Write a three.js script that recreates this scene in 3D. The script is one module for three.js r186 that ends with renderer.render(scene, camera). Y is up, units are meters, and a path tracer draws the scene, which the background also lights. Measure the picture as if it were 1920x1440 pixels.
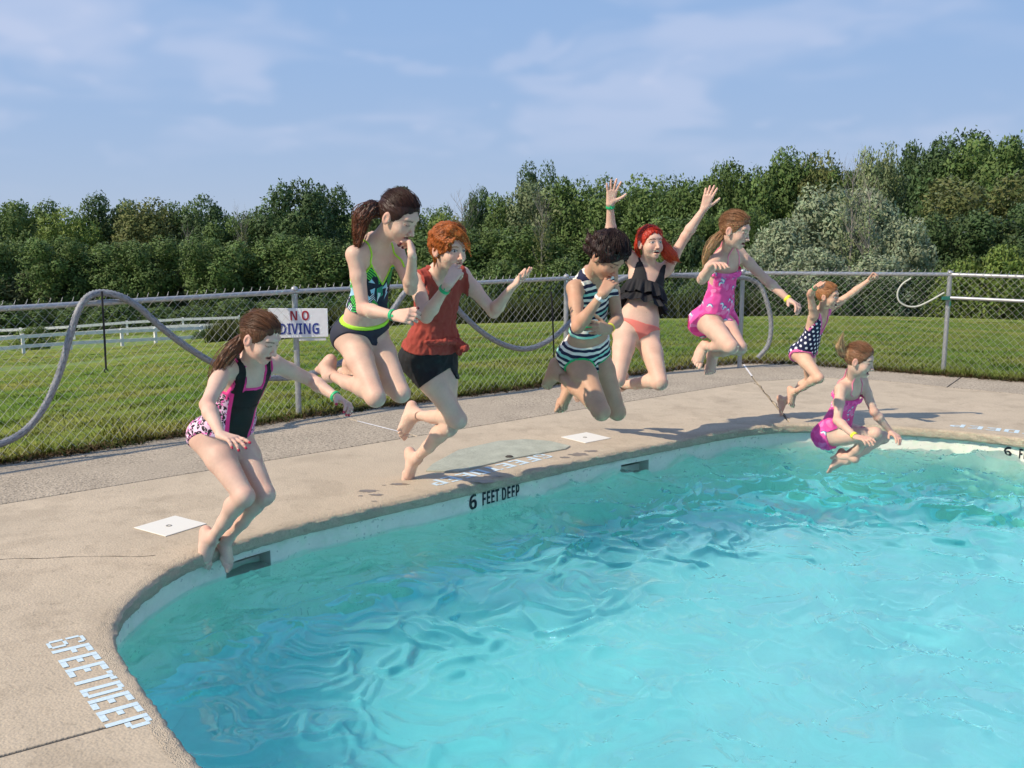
import * as THREE from 'three';
import { mergeGeometries } from 'three/addons/utils/BufferGeometryUtils.js';
import { FontLoader } from 'three/addons/loaders/FontLoader.js';
import { TextGeometry } from 'three/addons/geometries/TextGeometry.js';
import { createNoise2D, createNoise3D } from 'simplex-noise';

// ------------------------------------------------------------ camera, sky, sun, exposure
const EYE = 1.5, FPX = 1900, PITCH = Math.atan(315 / FPX);       // eye height, focal length in photo pixels
const scene = new THREE.Scene();
const camera = new THREE.PerspectiveCamera(2 * Math.atan(720 / FPX) * 180 / Math.PI, 4 / 3, 0.05, 2000);
camera.position.set(0, EYE, 0);
camera.rotation.set(-PITCH, 0, 0);
const renderer = new THREE.WebGLRenderer({ antialias: true });
renderer.setSize(1024, 768);
renderer.toneMapping = THREE.LinearToneMapping;
renderer.toneMappingExposure = 1.12;
renderer.shadowMap.enabled = true;

function mulberry(seed) {
  let a = seed >>> 0;
  return () => { a = (a + 0x6D2B79F5) | 0; let t = Math.imul(a ^ (a >>> 15), 1 | a); t = (t + Math.imul(t ^ (t >>> 7), 61 | t)) ^ t; return ((t ^ (t >>> 14)) >>> 0) / 4294967296; };
}
const n2 = createNoise2D(mulberry(11)), n3 = createNoise3D(mulberry(12));
const fbm2 = (x, y, o = 4) => { let s = 0, a = 0.5, f = 1; for (let i = 0; i < o; i++) { s += a * n2(x * f, y * f); a *= 0.5; f *= 2.03; } return s; };
const fbm3 = (x, y, z, o = 4) => { let s = 0, a = 0.5, f = 1; for (let i = 0; i < o; i++) { s += a * n3(x * f, y * f, z * f); a *= 0.5; f *= 2.03; } return s; };
const clamp = (x, a = 0, b = 1) => Math.min(b, Math.max(a, x));
const lerp = (a, b, t) => a + (b - a) * t;
const sstep = (a, b, x) => { const t = clamp((x - a) / (b - a)); return t * t * (3 - 2 * t); };

// sun: from the left and a little behind the camera, mid height
const SUN = new THREE.Vector3(-0.86, 0, 0.46).normalize().multiplyScalar(Math.cos(0.73)).setY(Math.sin(0.73));
const sun = new THREE.DirectionalLight(0xffefd8, 4.5);
sun.position.copy(SUN).multiplyScalar(60);
sun.castShadow = true;
Object.assign(sun.shadow.camera, { left: -40, right: 40, top: 40, bottom: -40, near: 1, far: 200 });
sun.shadow.mapSize.set(4096, 4096);
scene.add(sun, sun.target);

{ // hazy summer sky with thin cloud veils, computed per direction
  const W = 1536, Hh = 768, d = new Float32Array(W * Hh * 4);
  for (let j = 0; j < Hh; j++) for (let i = 0; i < W; i++) {
    const el = ((j + 0.5) / Hh - 0.5) * Math.PI, az = ((i + 0.5) / W - 0.5) * 2 * Math.PI;
    const y = Math.sin(el), x = Math.cos(el) * Math.cos(az), z = Math.cos(el) * Math.sin(az);
    const up = Math.max(y, 0), k = 1 - Math.exp(-up * 7.0), k2 = 1 - Math.exp(-up * 1.8);
    let r = lerp(0.40, 0.30, k), g = lerp(0.49, 0.475, k), b = lerp(0.635, 0.75, k);
    r = lerp(r, 0.13, k2); g = lerp(g, 0.26, k2); b = lerp(b, 0.56, k2);
    // veils lie in a layer high up: their pattern is laid out on that layer
    const q = 1 / (up + 0.16), px = x * q, pz = z * q;
    const wx = px + 0.35 * fbm2(px * 0.9 + 5, pz * 0.9, 3), wz = pz + 0.35 * fbm2(px * 0.9, pz * 0.9 + 9, 3);
    let c = sstep(-0.08, 0.5, fbm2(wx * 0.6 + 3.1, wz * 0.7 + 1.7, 4) + 0.1) * 0.62;
    c += sstep(0.2, 0.55, fbm2(wx * 1.4 + 8.2, wz * 1.5 + 4.4, 4)) * 0.4;
    c = clamp(c, 0, 0.85) * sstep(0.0, 0.12, up) * 0.6;
    d.set([lerp(r, 0.62, c), lerp(g, 0.65, c), lerp(b, 0.80, c), 1], (j * W + i) * 4);
  }
  const t = new THREE.DataTexture(d, W, Hh, THREE.RGBAFormat, THREE.FloatType);
  t.mapping = THREE.EquirectangularReflectionMapping; t.magFilter = t.minFilter = THREE.LinearFilter; t.needsUpdate = true;
  scene.background = t; scene.environment = t;
}

// ------------------------------------------------------------ helpers
const CP = Math.cos(PITCH), SP = Math.sin(PITCH);
// direction of a photograph pixel, scaled so that it advances 1 m along -z
function ray(u, v) {
  const x = (u - 960) / FPX, y = -(v - 720) / FPX, ry = y * CP - SP, rz = -y * SP - CP;
  return new THREE.Vector3(x / -rz, ry / -rz, -1);
}
const at = (u, v, depth) => ray(u, v).multiplyScalar(depth).add(new THREE.Vector3(0, EYE, 0));
function onPlane(u, v, y = 0) { const r = ray(u, v); return r.multiplyScalar((y - EYE) / r.y).add(new THREE.Vector3(0, EYE, 0)); }
const used = {};
function numbered(name) { const n = used[name] = (used[name] ?? -1) + 1; return n ? `${name}_${String(n).padStart(3, '0')}` : name; }
function mesh(name, geometry, material, parent) {
  const m = new THREE.Mesh(geometry, material);
  m.name = parent && parent !== scene ? name : numbered(name);
  m.castShadow = m.receiveShadow = true;
  (parent ?? scene).add(m);
  return m;
}
function group(name, label, category, grp) {
  const o = new THREE.Group(); o.name = numbered(name); o.userData = { label, category };
  if (grp) o.userData.group = grp;
  scene.add(o); return o;
}
function tag(o, label, category, grp) { Object.assign(o.userData, { label, category }); if (grp) o.userData.group = grp; return o; }
function structure(o, label) { o.userData.kind = 'structure'; if (label) o.userData.label = label; return o; }
const lin = (r, g, b) => new THREE.Color().setRGB(r, g, b);
const std = (o) => new THREE.MeshStandardMaterial(o), phys = (o) => new THREE.MeshPhysicalMaterial(o);
function canvasTex(w, h, draw, srgb = true, rep) {
  const c = document.createElement('canvas'); c.width = w; c.height = h; draw(c.getContext('2d'), w, h);
  const t = new THREE.CanvasTexture(c); if (srgb) t.colorSpace = THREE.SRGBColorSpace;
  t.wrapS = t.wrapT = THREE.RepeatWrapping; if (rep) t.repeat.set(rep, rep); t.magFilter = THREE.LinearFilter; return t;
}
// tileable data texture from f(u, v) -> [r, g, b] in 0..1 (linear unless srgb)
function dataTex(n, fn, srgb) {
  const d = new Uint8Array(n * n * 4);
  for (let j = 0; j < n; j++) for (let i = 0; i < n; i++) { const c = fn(i / n, j / n, i, j); d.set([clamp(c[0]) * 255, clamp(c[1]) * 255, clamp(c[2]) * 255, 255], (j * n + i) * 4); }
  const t = new THREE.DataTexture(d, n, n); t.wrapS = t.wrapT = THREE.RepeatWrapping; t.magFilter = t.minFilter = THREE.LinearFilter;
  if (srgb) t.colorSpace = THREE.SRGBColorSpace; t.needsUpdate = true; return t;
}
const tile = (u, v, f, seed = 0, o = 4) => { // noise that repeats after one tile
  const wu = sstep(0.75, 1, u), wv = sstep(0.75, 1, v), at_ = (a, b) => fbm2((u - a) * f + seed, (v - b) * f, o);
  const top = wu > 0 ? lerp(at_(0, 0), at_(1, 0), wu) : at_(0, 0);
  return wv > 0 ? lerp(top, wu > 0 ? lerp(at_(0, 1), at_(1, 1), wu) : at_(0, 1), wv) : top;
};
const vec = (x, y, z) => new THREE.Vector3(x, y, z);
function rod(a, b, r0, r1 = r0, sides = 6) { // a tapered bar from a to b
  const g = new THREE.CylinderGeometry(r1, r0, a.distanceTo(b), sides, 1);
  g.applyQuaternion(new THREE.Quaternion().setFromUnitVectors(vec(0, 1, 0), b.clone().sub(a).normalize()));
  const m = a.clone().add(b).multiplyScalar(0.5); g.translate(m.x, m.y, m.z); return g;
}
function boxAt(w, h, d, x, y, z, ry = 0) { const g = new THREE.BoxGeometry(w, h, d); if (ry) g.rotateY(ry); g.translate(x, y, z); return g; }
function grid(nu, nv, fn, uvfn) { // a sheet of nu x nv cells: fn(i/nu, j/nv) -> [x, y, z]
  const p = [], uv = [], ix = [];
  for (let j = 0; j <= nv; j++) for (let i = 0; i <= nu; i++) { const q = fn(i / nu, j / nv); p.push(...q); uv.push(...(uvfn ? uvfn(q, i / nu, j / nv) : [q[0], q[2]])); }
  for (let j = 0; j < nv; j++) for (let i = 0; i < nu; i++) { const a = j * (nu + 1) + i, b = a + 1, c = a + nu + 1, d = c + 1; ix.push(a, d, b, a, c, d); }
  const g = new THREE.BufferGeometry(); g.setAttribute('position', new THREE.Float32BufferAttribute(p, 3)); g.setAttribute('uv', new THREE.Float32BufferAttribute(uv, 2));
  g.setIndex(ix); g.computeVertexNormals(); return g;
}
// ------------------------------------------------------------ pool outline (deck edge, from the photograph's ground pixels) and deck
const edgePx = [[380, 1437], [333, 1377], [307, 1340], [273, 1293], [240, 1247], [220, 1217], [213, 1187], [217, 1165], [233, 1137], [260, 1110], [290, 1087], [333, 1057], [375, 1038], [433, 1018], [500, 998], [567, 980], [640, 963], [773, 933], [890, 906], [1007, 880], [1107, 857], [1207, 837], [1280, 823], [1347, 810], [1413, 800], [1480, 795], [1580, 796], [1680, 800], [1780, 807], [1920, 822]];
let rim = edgePx.map(([u, v]) => { const p = onPlane(u, v); return new THREE.Vector2(p.x, p.z); });
rim = [new THREE.Vector2(0.9, -0.35), new THREE.Vector2(-0.02, -1.5), ...rim, new THREE.Vector2(4.35, -5.7), new THREE.Vector2(5.1, -4.5), new THREE.Vector2(5.6, -3.0), new THREE.Vector2(5.6, -0.5)];
const rimCurve = new THREE.CatmullRomCurve3(rim.map((p) => vec(p.x, 0, p.y)), false, 'centripetal');
const RIMN = 420, RIM = rimCurve.getSpacedPoints(RIMN).map((p) => new THREE.Vector2(p.x, p.z)), rimLen = rimCurve.getLength();
{ // one light smoothing against pixel noise
  for (let k = 0; k < 10; k++) { const s = RIM.map((p, i) => i && i < RIMN ? p.clone().multiplyScalar(2).add(RIM[i - 1]).add(RIM[i + 1]).multiplyScalar(0.25) : p); s.forEach((p, i) => RIM[i].copy(p)); }
}
// outward (away from the water) normal of the rim, to the left of the walking direction
const rimN = RIM.map((_, i) => { const a = RIM[Math.max(0, i - 2)], b = RIM[Math.min(RIMN, i + 2)], t = b.clone().sub(a).normalize(); return new THREE.Vector2(t.y, -t.x); });
const rimAt = (i, out) => { const k = clamp(i, 0, RIMN), a = Math.floor(k), b = Math.min(RIMN, a + 1), t = k - a; const p = RIM[a].clone().lerp(RIM[b], t), n = rimN[a].clone().lerp(rimN[b], t).normalize(); return p.addScaledVector(n, out); };
const rimNearest = (x, z) => { let best = 0, bd = 1e9; RIM.forEach((p, i) => { const d = (p.x - x) ** 2 + (p.y - z) ** 2; if (d < bd) { bd = d; best = i; } }); return best; };
const WATER = -0.165, FLOOR = -1.05;
// ------------------------------------------------------------ concrete deck: slabs with open joints, rounded pool lip
const concreteTex = dataTex(1536, (u, v) => {
  const m = tile(u, v, 5, 3, 5), c = tile(u, v, 22, 7, 4), f = tile(u, v, 240, 1, 2), s = tile(u, v, 60, 21, 3), st = tile(u, v, 9, 33, 5);
  let k = 1 + 0.11 * m + 0.07 * c + 0.15 * f; if (s > 0.46) k *= 0.86; 
  const damp = sstep(0.12, 0.4, st) * 0.10 + sstep(0.3, 0.36, tile(u, v, 17, 51, 4)) * 0.07;
  return [0.475 * k * (1 - damp), 0.395 * k * (1 - damp * 1.05), 0.287 * k * (1 - damp * 1.1)];
});
const concreteBump = dataTex(1024, (u, v) => { const a = 0.5 + 0.35 * tile(u, v, 150, 5, 3) + 0.25 * tile(u, v, 30, 9, 3); return [a, a, a]; });
const aggregateTex = dataTex(1024, (u, v) => {
  const p = tile(u, v, 95, 2, 2), q = tile(u, v, 48, 12, 2), m = tile(u, v, 4, 5, 4); let k = 1 + 0.42 * p + 0.28 * q + 0.18 * m;
  const w = p > 0.36 ? 1.25 : 1, dk = q < -0.34 ? 0.7 : 1; k *= w * dk; return [0.365 * k, 0.31 * k, 0.235 * k];
});
const aggregateBump = dataTex(1024, (u, v) => { const a = 0.5 + 0.45 * tile(u, v, 95, 2, 2); return [a, a, a]; });
const rep = (t, m) => { const c = t.clone(); c.repeat.set(1 / m, 1 / m); c.needsUpdate = true; return c; };
const concrete = std({ map: rep(concreteTex, 5.3), bumpMap: rep(concreteBump, 2.2), bumpScale: 0.004, roughness: 0.9 });
const aggregate = std({ map: rep(aggregateTex, 1.9), bumpMap: rep(aggregateBump, 1.9), bumpScale: 0.006, roughness: 0.95 });
const soilMat = std({ color: lin(0.06, 0.045, 0.03), roughness: 1 });
const V2 = (x, y) => new THREE.Vector2(x, y);
const LIP = 0.05;
const idxOf = (u, v) => { const p = onPlane(u, v); return rimNearest(p.x, p.z); };
const iCut3 = idxOf(307, 1340), iCut1 = rimNearest(2.03, -7.26);
const rimSeg = (a, b, out = LIP - 0.0058) => { const o = []; for (let i = a; i <= b; i++) o.push(rimAt(i, out)); return o; };
const jointLeft = [V2(-6.6, -1.95), V2(-2.7, -5.17), V2(-1.12, -6.47), V2(-0.66, -6.85), V2(0.4, -7.72), V2(1.47, -8.6), V2(2.24, -9.2)];
const cut3Out = V2(-7.6, 1.72), cut1J = V2(2.24, -9.2);
const outerRight = [V2(2.24, -9.2), V2(2.9, -9.42), V2(3.36, -9.26), V2(3.86, -8.87), V2(4.36, -8.49), V2(5.7, -7.1), V2(9.8, -2.6)];
const grassLine = [V2(-8.2, -1.2), V2(-6.2, -3.25), V2(-3.15, -6.08), V2(-2.46, -6.72), V2(-1.61, -7.5), V2(-0.7, -8.22), V2(0.3, -8.98), V2(1.01, -9.52), V2(1.76, -10.03), V2(2.39, -10.42), V2(2.96, -10.32), V2(3.62, -9.88), V2(4.08, -9.6), V2(4.71, -9.2), V2(6.3, -7.9), V2(10, -3.6)];
const deck = new THREE.Group(); deck.name = 'pool_deck'; structure(deck, 'beige concrete pool deck of slabs with open joints'); scene.add(deck);
function insetPoly(P, d) {
  let area = 0; P.forEach((p, i) => { const q = P[(i + 1) % P.length]; area += p.x * q.y - q.x * p.y; });
  const s = area > 0 ? 1 : -1;
  return P.map((p, i) => {
    const a = P[(i - 1 + P.length) % P.length], b = P[(i + 1) % P.length], e = p.clone().sub(a).normalize(), f = b.clone().sub(p).normalize();
    const n1 = V2(-e.y * s, e.x * s), n2_ = V2(-f.y * s, f.x * s), n = n1.clone().add(n2_), k = d / Math.max(0.35, n.length() / 2 * 1); n.normalize();
    return p.clone().addScaledVector(n, k);
  });
}
function slab(name, P, mat, gap = 0.005, lift = 0) {
  const Q = insetPoly(P, gap), sh = new THREE.Shape(Q.map((p) => V2(p.x, -p.y)));
  const g = new THREE.ExtrudeGeometry(sh, { depth: 0.06, bevelEnabled: true, bevelThickness: 0.004, bevelSize: 0.004, bevelOffset: -0.004, bevelSegments: 2, steps: 1 });
  g.rotateX(-Math.PI / 2); g.translate(0, -0.064 + lift, 0);
  const p = g.attributes.position, uv = g.attributes.uv; for (let i = 0; i < p.count; i++) uv.setXY(i, p.getX(i), p.getZ(i) + p.getY(i));
  return mesh(name, g, mat, deck);
}
const cut2G = V2(-1.42, -7.66), cut2J = V2(-0.66, -6.85);
slab('concrete_slab', [...rimSeg(0, iCut3), cut3Out, V2(-7.6, 6), V2(0.9, 6)], concrete, 0.006);
slab('concrete_slab', [...rimSeg(iCut3, iCut1), cut1J, ...jointLeft.slice().reverse().slice(1), V2(-7.6, -1.1), cut3Out], concrete, 0.006);
slab('concrete_slab', [...rimSeg(iCut1, RIMN), V2(9.8, 0), V2(9.8, -2.6), ...outerRight.slice().reverse().slice(1)], concrete, 0.006);
slab('aggregate_slab', [...jointLeft.slice(0, 4), cut2G, ...grassLine.slice(1, 4).reverse(), V2(-7.4, -2.2)], aggregate, 0.006);
slab('aggregate_slab', [...jointLeft.slice(3), V2(2.39, -10.42), ...grassLine.slice(5, 9).reverse(), cut2G], aggregate, 0.006);
slab('aggregate_slab', [V2(2.24, -9.2), V2(2.39, -10.42), ...grassLine.slice(10, 12), V2(4.25, -9.46), V2(3.86, -8.87), V2(3.36, -9.26), V2(2.9, -9.42)], aggregate, 0.006);
slab('aggregate_slab', [V2(4.25, -9.46), ...grassLine.slice(13), V2(9.8, -2.6), V2(5.7, -7.1), V2(4.36, -8.49), V2(3.86, -8.87)], aggregate, 0.006);
{ // bedding that shows in the joints
  const sh = new THREE.Shape([...rimSeg(0, RIMN, LIP), V2(9.6, 0), V2(9.6, -3), ...grassLine.slice(3, 15).reverse(), V2(-6, -3.2), V2(-7.4, -1.5), V2(-7.4, 5.8), V2(0.9, 5.8)].map((p) => V2(p.x, -p.y)));
  const g = new THREE.ShapeGeometry(sh); g.rotateX(-Math.PI / 2); g.translate(0, -0.03, 0); mesh('joint_bedding', g, std({ color: lin(0.11, 0.085, 0.06), roughness: 1 }), deck);
  // pale caulk left in two of the joints
  const caulk = std({ color: lin(0.72, 0.70, 0.68), roughness: 0.8 });
  const strip = (a, b, w) => { const t = b.clone().sub(a), L = t.length(), n = 26; t.normalize(); return grid(n, 1, (u, v) => { const c = a.clone().addScaledVector(t, u * L).addScaledVector(V2(-t.y, t.x), (v - 0.5) * w * (0.6 + 0.6 * Math.abs(n2(u * 9, 3)))); return [c.x, 0.002, c.y]; }); };
  const A = (t) => V2(2.39, -10.42).lerp(V2(2.24, -9.2), t);
  mesh('caulk_strip', strip(V2(-1.15, -7.37), V2(-0.72, -6.91), 0.02), caulk, deck);
  mesh('caulk_strip', strip(A(0.12), A(0.75), 0.022), caulk, deck);
  // thin crack across the slab between skimmer lid and grass, and where two pours meet past the joint
  const crackM = std({ color: lin(0.12, 0.095, 0.07), roughness: 1 });
  const crack = (a, b, w, seed) => { const t = b.clone().sub(a), L = t.length(); t.normalize(); return grid(60, 1, (u, v) => { const c = a.clone().addScaledVector(t, u * L).addScaledVector(V2(-t.y, t.x), (v - 0.5) * w * (0.3 + Math.abs(n2(u * 12, seed))) + 0.02 * n2(u * 5, seed + 2)); return [c.x, 0.0016, c.y]; }); };
  mesh('crack', crack(V2(2.22, -9.1), V2(2.08, -7.45), 0.012, 4), crackM, deck);
  mesh('crack', crack(V2(-3.2, -4.2), V2(-1.6, -4.35), 0.006, 9), crackM, deck);
}
const lipMat = std({ map: rep(concreteTex, 5.3), bumpMap: rep(concreteBump, 1.1), bumpScale: 0.008, roughness: 0.92 });
{ // lip: flat, quarter round, weathered face, underside
  const prof = [[0.062, 0.0007], [0.03, 0.0004], [0.014, -0.002], [0.004, -0.008], [0, -0.018]], face = [[0, -0.018], [0.001, -0.035], [0.002, -0.052], [0.006, -0.066], [0.02, -0.07], [0.05, -0.07]];
  const build = (pr) => grid(RIMN * 2, pr.length - 1, (u, v) => { const i = u * RIMN, k = pr[Math.round(v * (pr.length - 1))], e = k[1] < 0 ? 0.006 * n2(i * 0.5, k[1] * 40) + 0.004 * n2(i * 2.1, k[1] * 60) : 0; const p = rimAt(i, k[0] + e); return [p.x, k[1], p.y]; }, (q, u, v) => pr === face ? [u * rimLen, v * 0.1] : [q[0], q[2]]);
  mesh('rounded_edge', build(prof), lipMat, deck); mesh('edge_face', build(face), lipMat, deck);
}
// ------------------------------------------------------------ painted depth lettering (stencil strokes), laid flat on the deck
const paintTex = dataTex(512, (u, v) => { const k = 0.92 + 0.16 * tile(u, v, 30, 3, 4), w = tile(u, v, 70, 8, 3) > 0.42 ? 0.82 : 1; return [0.60 * k * w, 0.74 * k * w, 0.80 * k * w]; });
const paint = std({ map: rep(paintTex, 0.5), roughness: 0.75 });
const GLYPH = { // strokes in a 0.6 x 1 cell: x0, y0, x1, y1
  6: [[0, 0.1, 0.14, 0.46], [0, 0.54, 0.14, 0.9], [0.1, 0, 0.5, 0.1], [0.46, 0.08, 0.6, 0.44], [0.2, 0.42, 0.5, 0.52], [0.1, 0.9, 0.5, 1], [0.46, 0.78, 0.58, 0.94]],
  F: [[0, 0, 0.2, 1], [0.22, 0.84, 0.58, 1], [0.21, 0.46, 0.45, 0.6]], E: [[0, 0, 0.2, 1], [0.22, 0.84, 0.58, 1], [0.22, 0.42, 0.45, 0.58], [0.22, 0, 0.58, 0.16]],
  T: [[0.2, 0, 0.4, 0.96], [0, 0.86, 0.18, 1], [0.42, 0.84, 0.6, 1]], D: [[0, 0, 0.19, 1], [0.21, 0.86, 0.46, 1], [0.21, 0, 0.46, 0.14], [0.42, 0.08, 0.6, 0.92]], P: [[0, 0, 0.19, 1], [0.21, 0.86, 0.46, 1], [0.21, 0.4, 0.46, 0.54], [0.42, 0.48, 0.6, 0.92]],
};
function stencil(text, from, along, up, size, width, parent) { // from: V2 lower left of the first letter; along, up: unit V2 on the ground
  const gs = []; let x = 0; const step = width / text.length, sx = step * 0.8 / 0.6;
  for (const ch of text) { for (const [a, b, c, d] of GLYPH[ch]) gs.push(grid(2, 2, (u, v) => { const q = from.clone().addScaledVector(along, x + lerp(a, c, u) * sx).addScaledVector(up, lerp(b, d, v) * size); return [q.x, 0.0016 + 0.00015 * (gs.length % 7), q.y]; })); x += step; }
  const g = mergeGeometries(gs), p = g.attributes.position, nm = g.attributes.normal, ix = g.index.array;
  if (nm.getY(0) < 0) for (let i = 0; i < ix.length; i += 3) { const t = ix[i]; ix[i] = ix[i + 1]; ix[i + 1] = t; }
  for (let i = 0; i < nm.count; i++) nm.setXYZ(i, 0, 1, 0);
  return mesh('depth_lettering', g, paint, parent);
}
{
  const g2 = (u, v) => { const p = onPlane(u, v); return V2(p.x, p.z); };
  const place = (a, b, topOf, sz) => { const al = b.clone().sub(a), w = al.length(); al.normalize(); const up = V2(al.y, -al.x); if (up.dot(topOf.clone().sub(a)) < 0) up.negate(); stencil('6FEETDEEP', a, al, up, sz, w, deck); };
  place(g2(84, 1206), g2(212, 1384), g2(150, 1180), 0.125);
  place(g2(1014, 851), g2(790, 906), g2(1040, 858), 0.115);
  place(V2(4.1, -6.72), V2(3.2, -7.28), V2(3.5, -6.7), 0.115);
}
// pale patch of newer concrete behind the far lettering
{
  const px = [[800, 884], [812, 872], [860, 846], [935, 829], [985, 826], [1030, 829], [1068, 838], [1060, 843], [960, 861], [858, 886]];
  const sh = new THREE.Shape(px.map(([u, v]) => { const p = onPlane(u, v); return V2(p.x, -p.z); }));
  const g = new THREE.ExtrudeGeometry(sh, { depth: 0.006, bevelEnabled: true, bevelThickness: 0.003, bevelSize: 0.004, bevelSegments: 1 }); g.rotateX(-Math.PI / 2); g.translate(0, 0.001, 0);
  const p = g.attributes.position, uv = g.attributes.uv; for (let i = 0; i < p.count; i++) uv.setXY(i, p.getX(i), p.getZ(i));
  mesh('mortar_patch', g, std({ map: rep(dataTex(512, (u, v) => { const k = 1 + 0.22 * tile(u, v, 8, 3, 5) + 0.16 * tile(u, v, 60, 5, 3); return [0.40 * k, 0.42 * k, 0.34 * k]; }), 1.3), bumpMap: rep(concreteBump, 0.8), bumpScale: 0.006, roughness: 0.95 }), deck);
  const c = onPlane(955, 860); const chip = new THREE.DodecahedronGeometry(0.02, 1); chip.scale(1.3, 0.55, 0.9); chip.translate(c.x, 0.012, c.z);
  tag(mesh('pebble', chip, std({ color: lin(0.05, 0.045, 0.04), roughness: 0.9 })), 'small dark pebble lying at the edge of the pale mortar patch', 'pebble');
}
{ // water splashed on the deck: a darker wet film with its own outline
  const wet = std({ color: lin(0.21, 0.165, 0.115), roughness: 0.35 });
  const blot = (u, v, rx, rz, seed) => { const c = onPlane(u, v), P = []; for (let i = 0; i < 40; i++) { const a = i / 40 * 6.2832, k = 1 + 0.45 * n2(Math.cos(a) * 1.4 + seed, Math.sin(a) * 1.4); P.push(V2(c.x + Math.cos(a) * rx * k, -(c.z + Math.sin(a) * rz * k))); } const g = new THREE.ShapeGeometry(new THREE.Shape(P)); g.rotateX(-Math.PI / 2); g.translate(0, 0.0012 + 0.0002 * (seed % 5), 0); return g; };
  const gs = [[692, 921, 0.05, 0.025, 1], [705, 928, 0.035, 0.018, 2], [750, 908, 0.05, 0.02, 3], [676, 930, 0.012, 0.01, 5], [702, 940, 0.015, 0.008, 6], [720, 910, 0.01, 0.006, 7], [908, 903, 0.06, 0.03, 8], [925, 893, 0.05, 0.02, 9], [1085, 852, 0.06, 0.04, 11], [1110, 846, 0.04, 0.03, 12], [1060, 858, 0.03, 0.02, 13]].map((a) => blot(...a));
  const m = mesh('wet_spots', mergeGeometries(gs), wet, deck); m.userData.kind = 'stuff';
}
// ------------------------------------------------------------ skimmers: square white lid in the deck, dark mouth in the wall
const lidMat = std({ color: lin(0.74, 0.72, 0.64), roughness: 0.55 });
function skimmer(px, label) {
  const q = px.map(([u, v]) => onPlane(u, v)), c = q[0].clone().add(q[1]).add(q[2]).add(q[3]).multiplyScalar(0.25);
  const i = rimNearest(c.x, c.z), n = rimN[i], ang = Math.atan2(n.x, n.y);
  const o = group('skimmer_lid', label, 'lid', 'square skimmer lids in the deck'); o.position.set(c.x, 0, c.z); o.rotation.y = ang + 0.02;
  const P = new THREE.Shape(); const w = 0.118; P.moveTo(-w, -w); P.lineTo(w, -w); P.lineTo(w, w); P.lineTo(-w, w); P.closePath();
  const g = new THREE.ExtrudeGeometry(P, { depth: 0.001, bevelEnabled: true, bevelThickness: 0.002, bevelSize: 0.003, bevelSegments: 2 }); g.rotateX(-Math.PI / 2); g.translate(0, 0.002, 0);
  mesh('plate', g, lidMat, o);
  const hole = new THREE.TorusGeometry(0.012, 0.003, 6, 18); hole.rotateX(Math.PI / 2); hole.translate(0.01, 0.0055, 0); mesh('finger_hole', hole, std({ color: lin(0.3, 0.29, 0.26), roughness: 0.7 }), o);
  return i;
}
const mouth1 = skimmer([[258, 993], [322, 972], [380, 980], [318, 1003]], 'white square skimmer lid beside the girl in the black and pink swimsuit') + 3;
const mouth2 = skimmer([[1055, 822], [1105, 813], [1142, 820], [1092, 830]], 'white square skimmer lid below the knees of the girl in stripes') + 2;
// ------------------------------------------------------------ pool shell
const pool = new THREE.Group(); pool.name = 'swimming_pool'; structure(pool, 'painted concrete pool shell'); scene.add(pool);
const wallTex = dataTex(1024, (u, v) => { // old off-white paint, mottled and flaking in places
  const a = tile(u, v, 6, 4, 5), b = tile(u, v, 36, 8, 4), k = 1 + 0.12 * a + 0.08 * b; const fl = sstep(0.36, 0.42, b + 0.35 * a) * 0.55; const al = sstep(0.0, 0.5, tile(u, v, 11, 31, 5)) * 0.22;
  return [lerp(0.80 * k, 0.34, fl) * (1 - al * 0.45), lerp(0.77 * k, 0.33, fl) * (1 - al * 0.15), lerp(0.66 * k, 0.28, fl) * (1 - al * 0.4)];
});
const wallMat = std({ map: rep(wallTex, 1.6), roughness: 0.8 });
const basinTex = dataTex(1024, (u, v) => { const a = tile(u, v, 7, 14, 5), b = tile(u, v, 40, 18, 3), k = 1 + 0.06 * a + 0.04 * b; return [0.57 * k, 0.87 * k, 0.90 * k]; });
const basinMat = std({ map: rep(basinTex, 3), roughness: 0.8 });
const PAINT_LINE = -0.215, mouths = [mouth1, mouth2], MW = 6;      // mouths: rim index and half width in rim steps
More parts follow.
